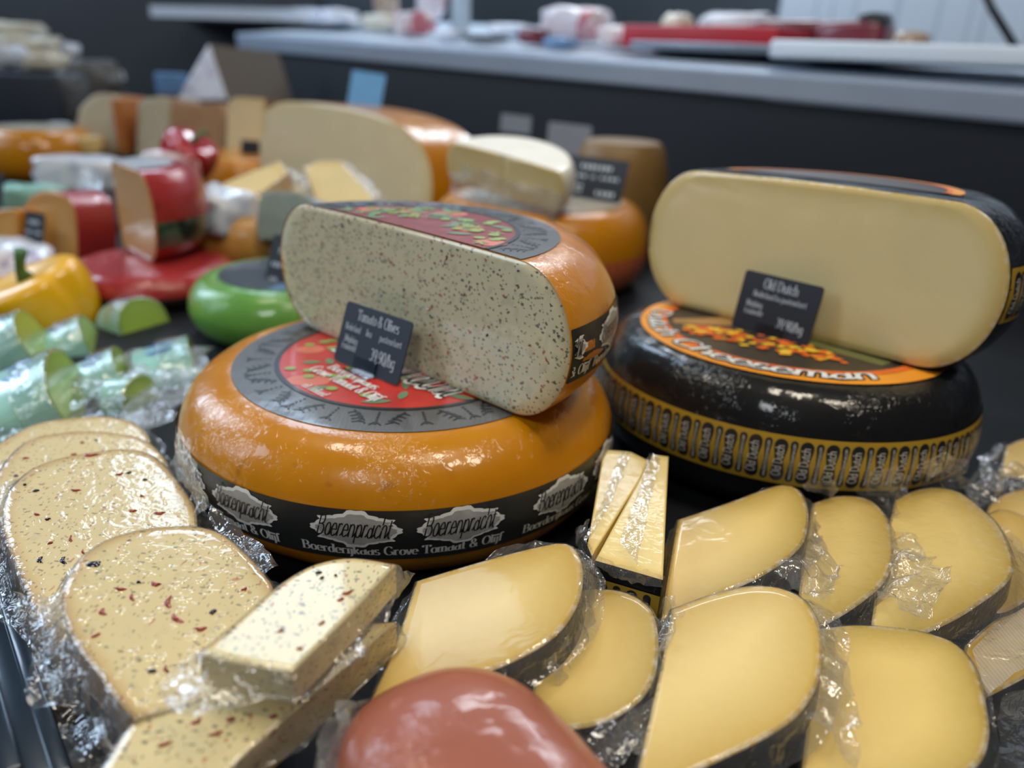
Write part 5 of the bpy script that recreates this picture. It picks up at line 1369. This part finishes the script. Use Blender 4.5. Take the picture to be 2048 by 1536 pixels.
# big pale half cheese and hard cheese row
nq = V((-.50, -.86, .05)).normalized()
slab_pd('half_round_cheese', 'large pale cut cheese with orange rind in the background', 'cheese', [(520, 470, 'c'), (524, 260), (545, 212), (600, 203), (680, 212), (760, 232), (820, 265), (856, 318), (864, 390), (850, 440), (800, 470, 'c')], (700, 330), 1.44, nq, .13, [(1, 9.9)], (pale_paste, rind_orange), shear=(.03, .0))
fr = None
for (pts, dep, mt, rm, th, lb) in [
    ([(140, 312, 'c'), (160, 215, 'c'), (190, 190), (238, 188, 'c'), (250, 215, 'c'), (252, 312, 'c')], 1.92, hard_paste, hard_rind, .16, 'leftmost pale hard cheese block in the back row'),
    ([(272, 312, 'c'), (276, 205, 'c'), (320, 192), (340, 200, 'c'), (340, 312, 'c')], 1.86, hard_paste, hard_rind, .16, 'second hard cheese block in the back row behind the red pepper'),
    ([(338, 312, 'c'), (340, 212, 'c'), (440, 205, 'c'), (450, 230, 'c'), (448, 312, 'c')], 1.84, hard_rind, hard_rind, .16, 'brown-rinded hard cheese block in the back row'),
    ([(452, 322, 'c'), (455, 215, 'c'), (470, 196), (530, 198, 'c'), (535, 322, 'c')], 1.76, pale_paste, hard_rind, .16, 'yellowish hard cheese block next to the big pale cut cheese')]:
    slab_pd('cheese_block', lb, 'cheese', pts, (sum(p[0] for p in pts) / len(pts), 260), dep, (-.1, -.99, .1), th, [(1, len(pts) - 1.1)], (mt, rm), group='hard cheese blocks in the back row')
o = rbox('rind_strip', atd(262, 250, 1.90), (.012, 0, 0), (0, .06, 0), (0, 0, .062), plain('orange_brown_rind', (.42, .14, .03), .5), None, .004); tag(o, 'orange-brown rind piece between two hard cheese blocks', 'cheese')
price_card('tiny dark price sign before the yellowish hard cheese', vplane(482, 322, 500, 300, 1.66, (0, -1, 0)), (1, -.1, 0), (.05, .1, 1), .042, .044, [], card_navy_b, clip=False)
price_card('pale blue price card standing on the big pale cheese', vplane(692, 222, 740, 180, 1.52, (0, -1, 0)), (.97, -.2, -.08), (.17, .1, .97), .070, .078, [], sign_blue, clip=False)
price_card('left grey card on the dark riser behind the white half', vplane(1000, 262, 1030, 245, 1.55, (0, -1, 0)), (1, -.15, -.05), (.03, .1, 1), .062, .034, [], sign_grey, clip=False)
price_card('right grey card on the dark riser beside the black sign', vplane(1092, 305, 1130, 270, 1.42, (0, -1, 0)), (1, -.15, -.05), (.03, .1, 1), .080, .055, [], sign_grey, clip=False)
# triangular pack
slab_pd('cheese_pack', 'tall triangular white and lilac wedge pack at the back', 'pack', [(352, 200, 'c'), (418, 88, 'c'), (455, 200, 'c')], (410, 160), 2.05, (-.3, -.95, .1), .16, [(0, 3)], (pack_lilac, plain('brown_wrap', (.12, .10, .085), .5)), shear=(.10, 0))
o = rbox('cheese_pack', atd(345, 168, 2.1), (.035, 0, 0), (0, .03, 0), (0, 0, .028), pack_blue, None, .006); tag(o, 'small blue pack left of the triangular pack', 'pack')
# left back: navy box with white packs
rbx = rbox('storage_box', atd(55, 215, 2.25), (.125, .03, 0), (-.03, .12, 0), (0, 0, .095), navy_box, None, .006); tag(rbx, 'dark navy box with white packs piled on it', 'box')
for k, (x, y, dep, w_, h_, mt) in enumerate([(30, 70, 2.35, .085, .035, pack_cream), (60, 100, 2.30, .080, .035, pack_cream), (20, 115, 2.25, .055, .030, pack_blue if False else pack_white), (95, 125, 2.28, .060, .025, pack_cream), (130, 100, 2.40, .035, .020, pack_white), (185, 165, 2.30, .075, .060, plain('brown_grey_bag', (.10, .095, .09), .6, var=.4, scale=20)), (145, 200, 2.2, .04, .07, plain('grey_bag', (.07, .075, .085), .6, var=.3, scale=20)), (222, 150, 2.35, .025, .02, pack_white)]):
    o = blob('cheese_pack', atd(x, y, dep), (w_, .02, 0), (-.02, w_ * .7, 0), (0, 0, h_), mt, None, .55, .55, .35, k + 20)
    tag(o, ['crumpled cream pack at the top of the pile on the navy box', 'cream pack in the middle of the pile on the navy box', 'white pack at the left edge on the navy box', 'low cream pack at the right of the navy box top', 'small white pack sticking out of the pile on the navy box', 'brown-grey bag behind the hard cheeses', 'grey bag right beside the navy box', 'little white pack on the brown-grey bag'][k], 'pack')

# ------------------------------------------------------------------ things on the back counter
def ctr(x, y, dpt): return onpl(x, y, EA + EN * dpt, EN)
def cpack(name, lb, cat, x0, x1, y0, y1, dpt, mat, e=.5, lump=.2, seed=0, dth=.05, box=False, bev=.004):
    a, c = ctr(x0, (y0 + y1) / 2, dpt), ctr(x1, (y0 + y1) / 2, dpt); top, bot = ctr((x0 + x1) / 2, y0, dpt), ctr((x0 + x1) / 2, y1, dpt)
    h = abs(top.z - bot.z) / 2; cc = (a + c) / 2; cc.z = (top.z + bot.z) / 2
    hw = (c - a); hw.z = 0
    s_ = (cc - EA).dot(ED); zt = 0.3135 + 0.020 * s_ + 0.1 * (cc - EA).dot(EN) + 0.1 * dth
    if name not in ('bottle', 'jar'):
        z_top = max(cc.z + h, zt + 0.016); h = (z_top - zt) / 2 ; cc.z = zt + h + 0.001
    if box: o = rbox(name, cc, hw / 2, EN * dth, V((0, 0, h)), mat, None, bev)
    else: o = blob(name, cc, hw / 2, EN * dth, V((0, 0, h)), mat, None, e, e, lump, seed)
    return tag(o, lb, cat)
cpack('meat_pack', 'large domed white and rose pack on the counter', 'pack', 1095, 1210, 15, 110, .25, pack_pink, .6, .15, 1, .06)
cpack('meat_pack', 'rose and white pack touching the red board', 'pack', 1205, 1300, 52, 118, .18, pack_pink2, .6, .15, 2, .05)
cpack('meat_pack', 'maroon pack left of the domed pack', 'pack', 1045, 1090, 58, 105, .16, pack_maroon, .5, .1, 3, .03)
cpack('meat_pack', 'pale blue pack at the middle of the counter', 'pack', 985, 1060, 48, 100, .30, pack_white, .5, .2, 4, .04)
cpack('meat_pack', 'dark pack low on the counter beside the pillar', 'pack', 935, 1010, 72, 98, .14, pack_maroon if False else black_metal, .5, .1, 5, .03)
cpack('meat_pack', 'small blue pack in front of the domed pack', 'pack', 1095, 1150, 75, 108, .12, pack_blue, .5, .1, 6, .03)
cpack('meat_pack', 'white pack just left of the pillar on the counter', 'pack', 870, 930, 60, 92, .14, pack_white, .5, .2, 7, .03)
cpack('meat_pack', 'rose pack on the left half of the counter', 'pack', 800, 860, 25, 85, .20, pack_pink2, .5, .2, 8, .04)
cpack('meat_pack', 'cream pack on the left half of the counter', 'pack', 730, 800, 30, 80, .25, pack_cream, .5, .2, 9, .04)
cpack('bottle', 'brown bottle-like jar at the top edge above the counter', 'jar', 755, 790, -40, 40, .40, pack_brown, .7, .05, 10, .03)
cpack('bottle', 'tan jar at the top edge left of the pillar', 'jar', 840, 885, -40, 40, .38, pack_pink, .7, .05, 11, .03)
cpack('meat_pack', 'lilac-grey pack at the left end of the counter', 'pack', 590, 700, 18, 66, .40, pack_lilac, .4, .1, 12, .06)
cpack('meat_tray', 'pale grey tray under the packs at the left end', 'tray', 560, 730, 55, 78, .30, pack_white, box=True, dth=.10)
cpack('cutting_board', 'long red plastic board lying on the counter', 'board', 1290, 1592, 58, 104, .20, red_board, box=True, dth=.10)
cpack('steel_tray', 'grey steel tray under the red board', 'tray', 1300, 1600, 100, 122, .16, grey_tray, box=True, dth=.09)
cpack('meat_pack', 'dark red pack behind the red board', 'pack', 1500, 1690, 42, 90, .34, dark_red, .4, .1, 13, .06)
cpack('meat_pack', 'dark brown pack with black top at the right of the red board', 'pack', 1640, 1780, 45, 92, .30, pack_maroon, .4, .1, 14, .05)
cpack('meat_pack', 'black pack on top of the dark brown pack', 'pack', 1720, 1782, 28, 60, .30, black_metal, .4, .1, 15, .04)
cpack('meat_pack', 'grey film pack above the red board', 'pack', 1420, 1560, 28, 62, .40, pack_white, .4, .2, 16, .06)
cpack('meat_pack', 'small cream pack on the red board', 'pack', 1330, 1380, 30, 62, .30, pack_cream, .5, .2, 17, .03)
cpack('white_board', 'thick white board on the right end of the counter', 'board', 1585, 2300, 96, 142, .14, white_top, box=True, dth=.12, bev=.006)
cpack('jar', 'small beige jar standing on the white board', 'jar', 1790, 1860, 62, 100, .45, pack_brown, .6, .05, 18, .03)
# scale arm, pillar, walls
b = MB(); b.tube([ctr(1955, -40, .5), ctr(1985, 20, .5), ctr(2045, 118, .5)], .008, 10); tag(b.build('stand_arm', black_metal), 'black slanting metal arm at the top right corner', 'stand')
b = MB(); p0, p1 = ctr(922, 85, .55), ctr(922, -120, .55)
b.box((p0 + p1) / 2, ED * .022, EN * .022, V((0, 0, (p1.z - p0.z) / 2))); b.box(p0 + V((0, 0, .006)), ED * .03, EN * .03, V((0, 0, .006)))
tag(b.build('post', plain('pale_grey_post', (.36, .42, .46), .4), None, False), 'pale grey post rising from the counter', 'post')
tile = NT('white_wall_tiles'); br = tile.n('ShaderNodeTexBrick'); br.inputs['Scale'].default_value = 3.2; br.offset = 0
br.inputs['Color1'].default_value = br.inputs['Color2'].default_value = (.66, .74, .84, 1); br.inputs['Mortar'].default_value = (.50, .58, .68, 1); br.inputs['Mortar Size'].default_value = .012
tile.l(tile.tc.outputs['Object'], br.inputs['Vector']); tile.set(Base_Color=br.outputs['Color'], Roughness=.3)
wall_dark = plain('dark_wall', (0.022, 0.030, 0.038), 0.6, var=.4, scale=3)
def wallseg(name, x0, x1, dpt, mat, lb, z0=-.2, z1=1.6):
    a, c = ctr(x0, 40, dpt), ctr(x1, 40, dpt); a.z = c.z = 0; b = MB(); d = (c - a) / 2
    b.box((a + c) / 2 + V((0, 0, (z0 + z1) / 2)), d, EN * .02, V((0, 0, (z1 - z0) / 2))); return struct(b.build(name, mat, None, False), lb)
wallseg('wall_right', 1560, 2900, 1.3, tile.mat, 'white tiled wall behind the counter')
wallseg('wall_left', -700, 1600, 1.7, wall_dark, 'dark wall behind the counter')
# dark cabinet front at the far left and a steel shelf
cab = plain('dark_cabinet_front', (0.030, 0.030, 0.036), 0.5, var=.3, scale=4)
b = MB(); a, c = atd(-700, 60, 3.3), atd(640, 60, 3.0); a.z = c.z = 0
b.box((a + c) / 2 + V((0, 0, .3)), (c - a) / 2, V((0, .03, 0)), V((0, 0, 1.3))); struct(b.build('wall_front_left', cab, None, False), 'dark cabinet front at the far left')
b = MB(); a, c = atd(300, 22, 2.7), atd(590, 30, 2.5); s = V((0, .25, 0))
b.box((a + c) / 2 + s, (c - a) / 2, s, V((0, 0, .018))); o = b.build('steel_shelf', plain('pale_steel_shelf', (.55, .58, .64), .35), None, False); tag(o, 'pale steel shelf edge at the upper left', 'shelf')
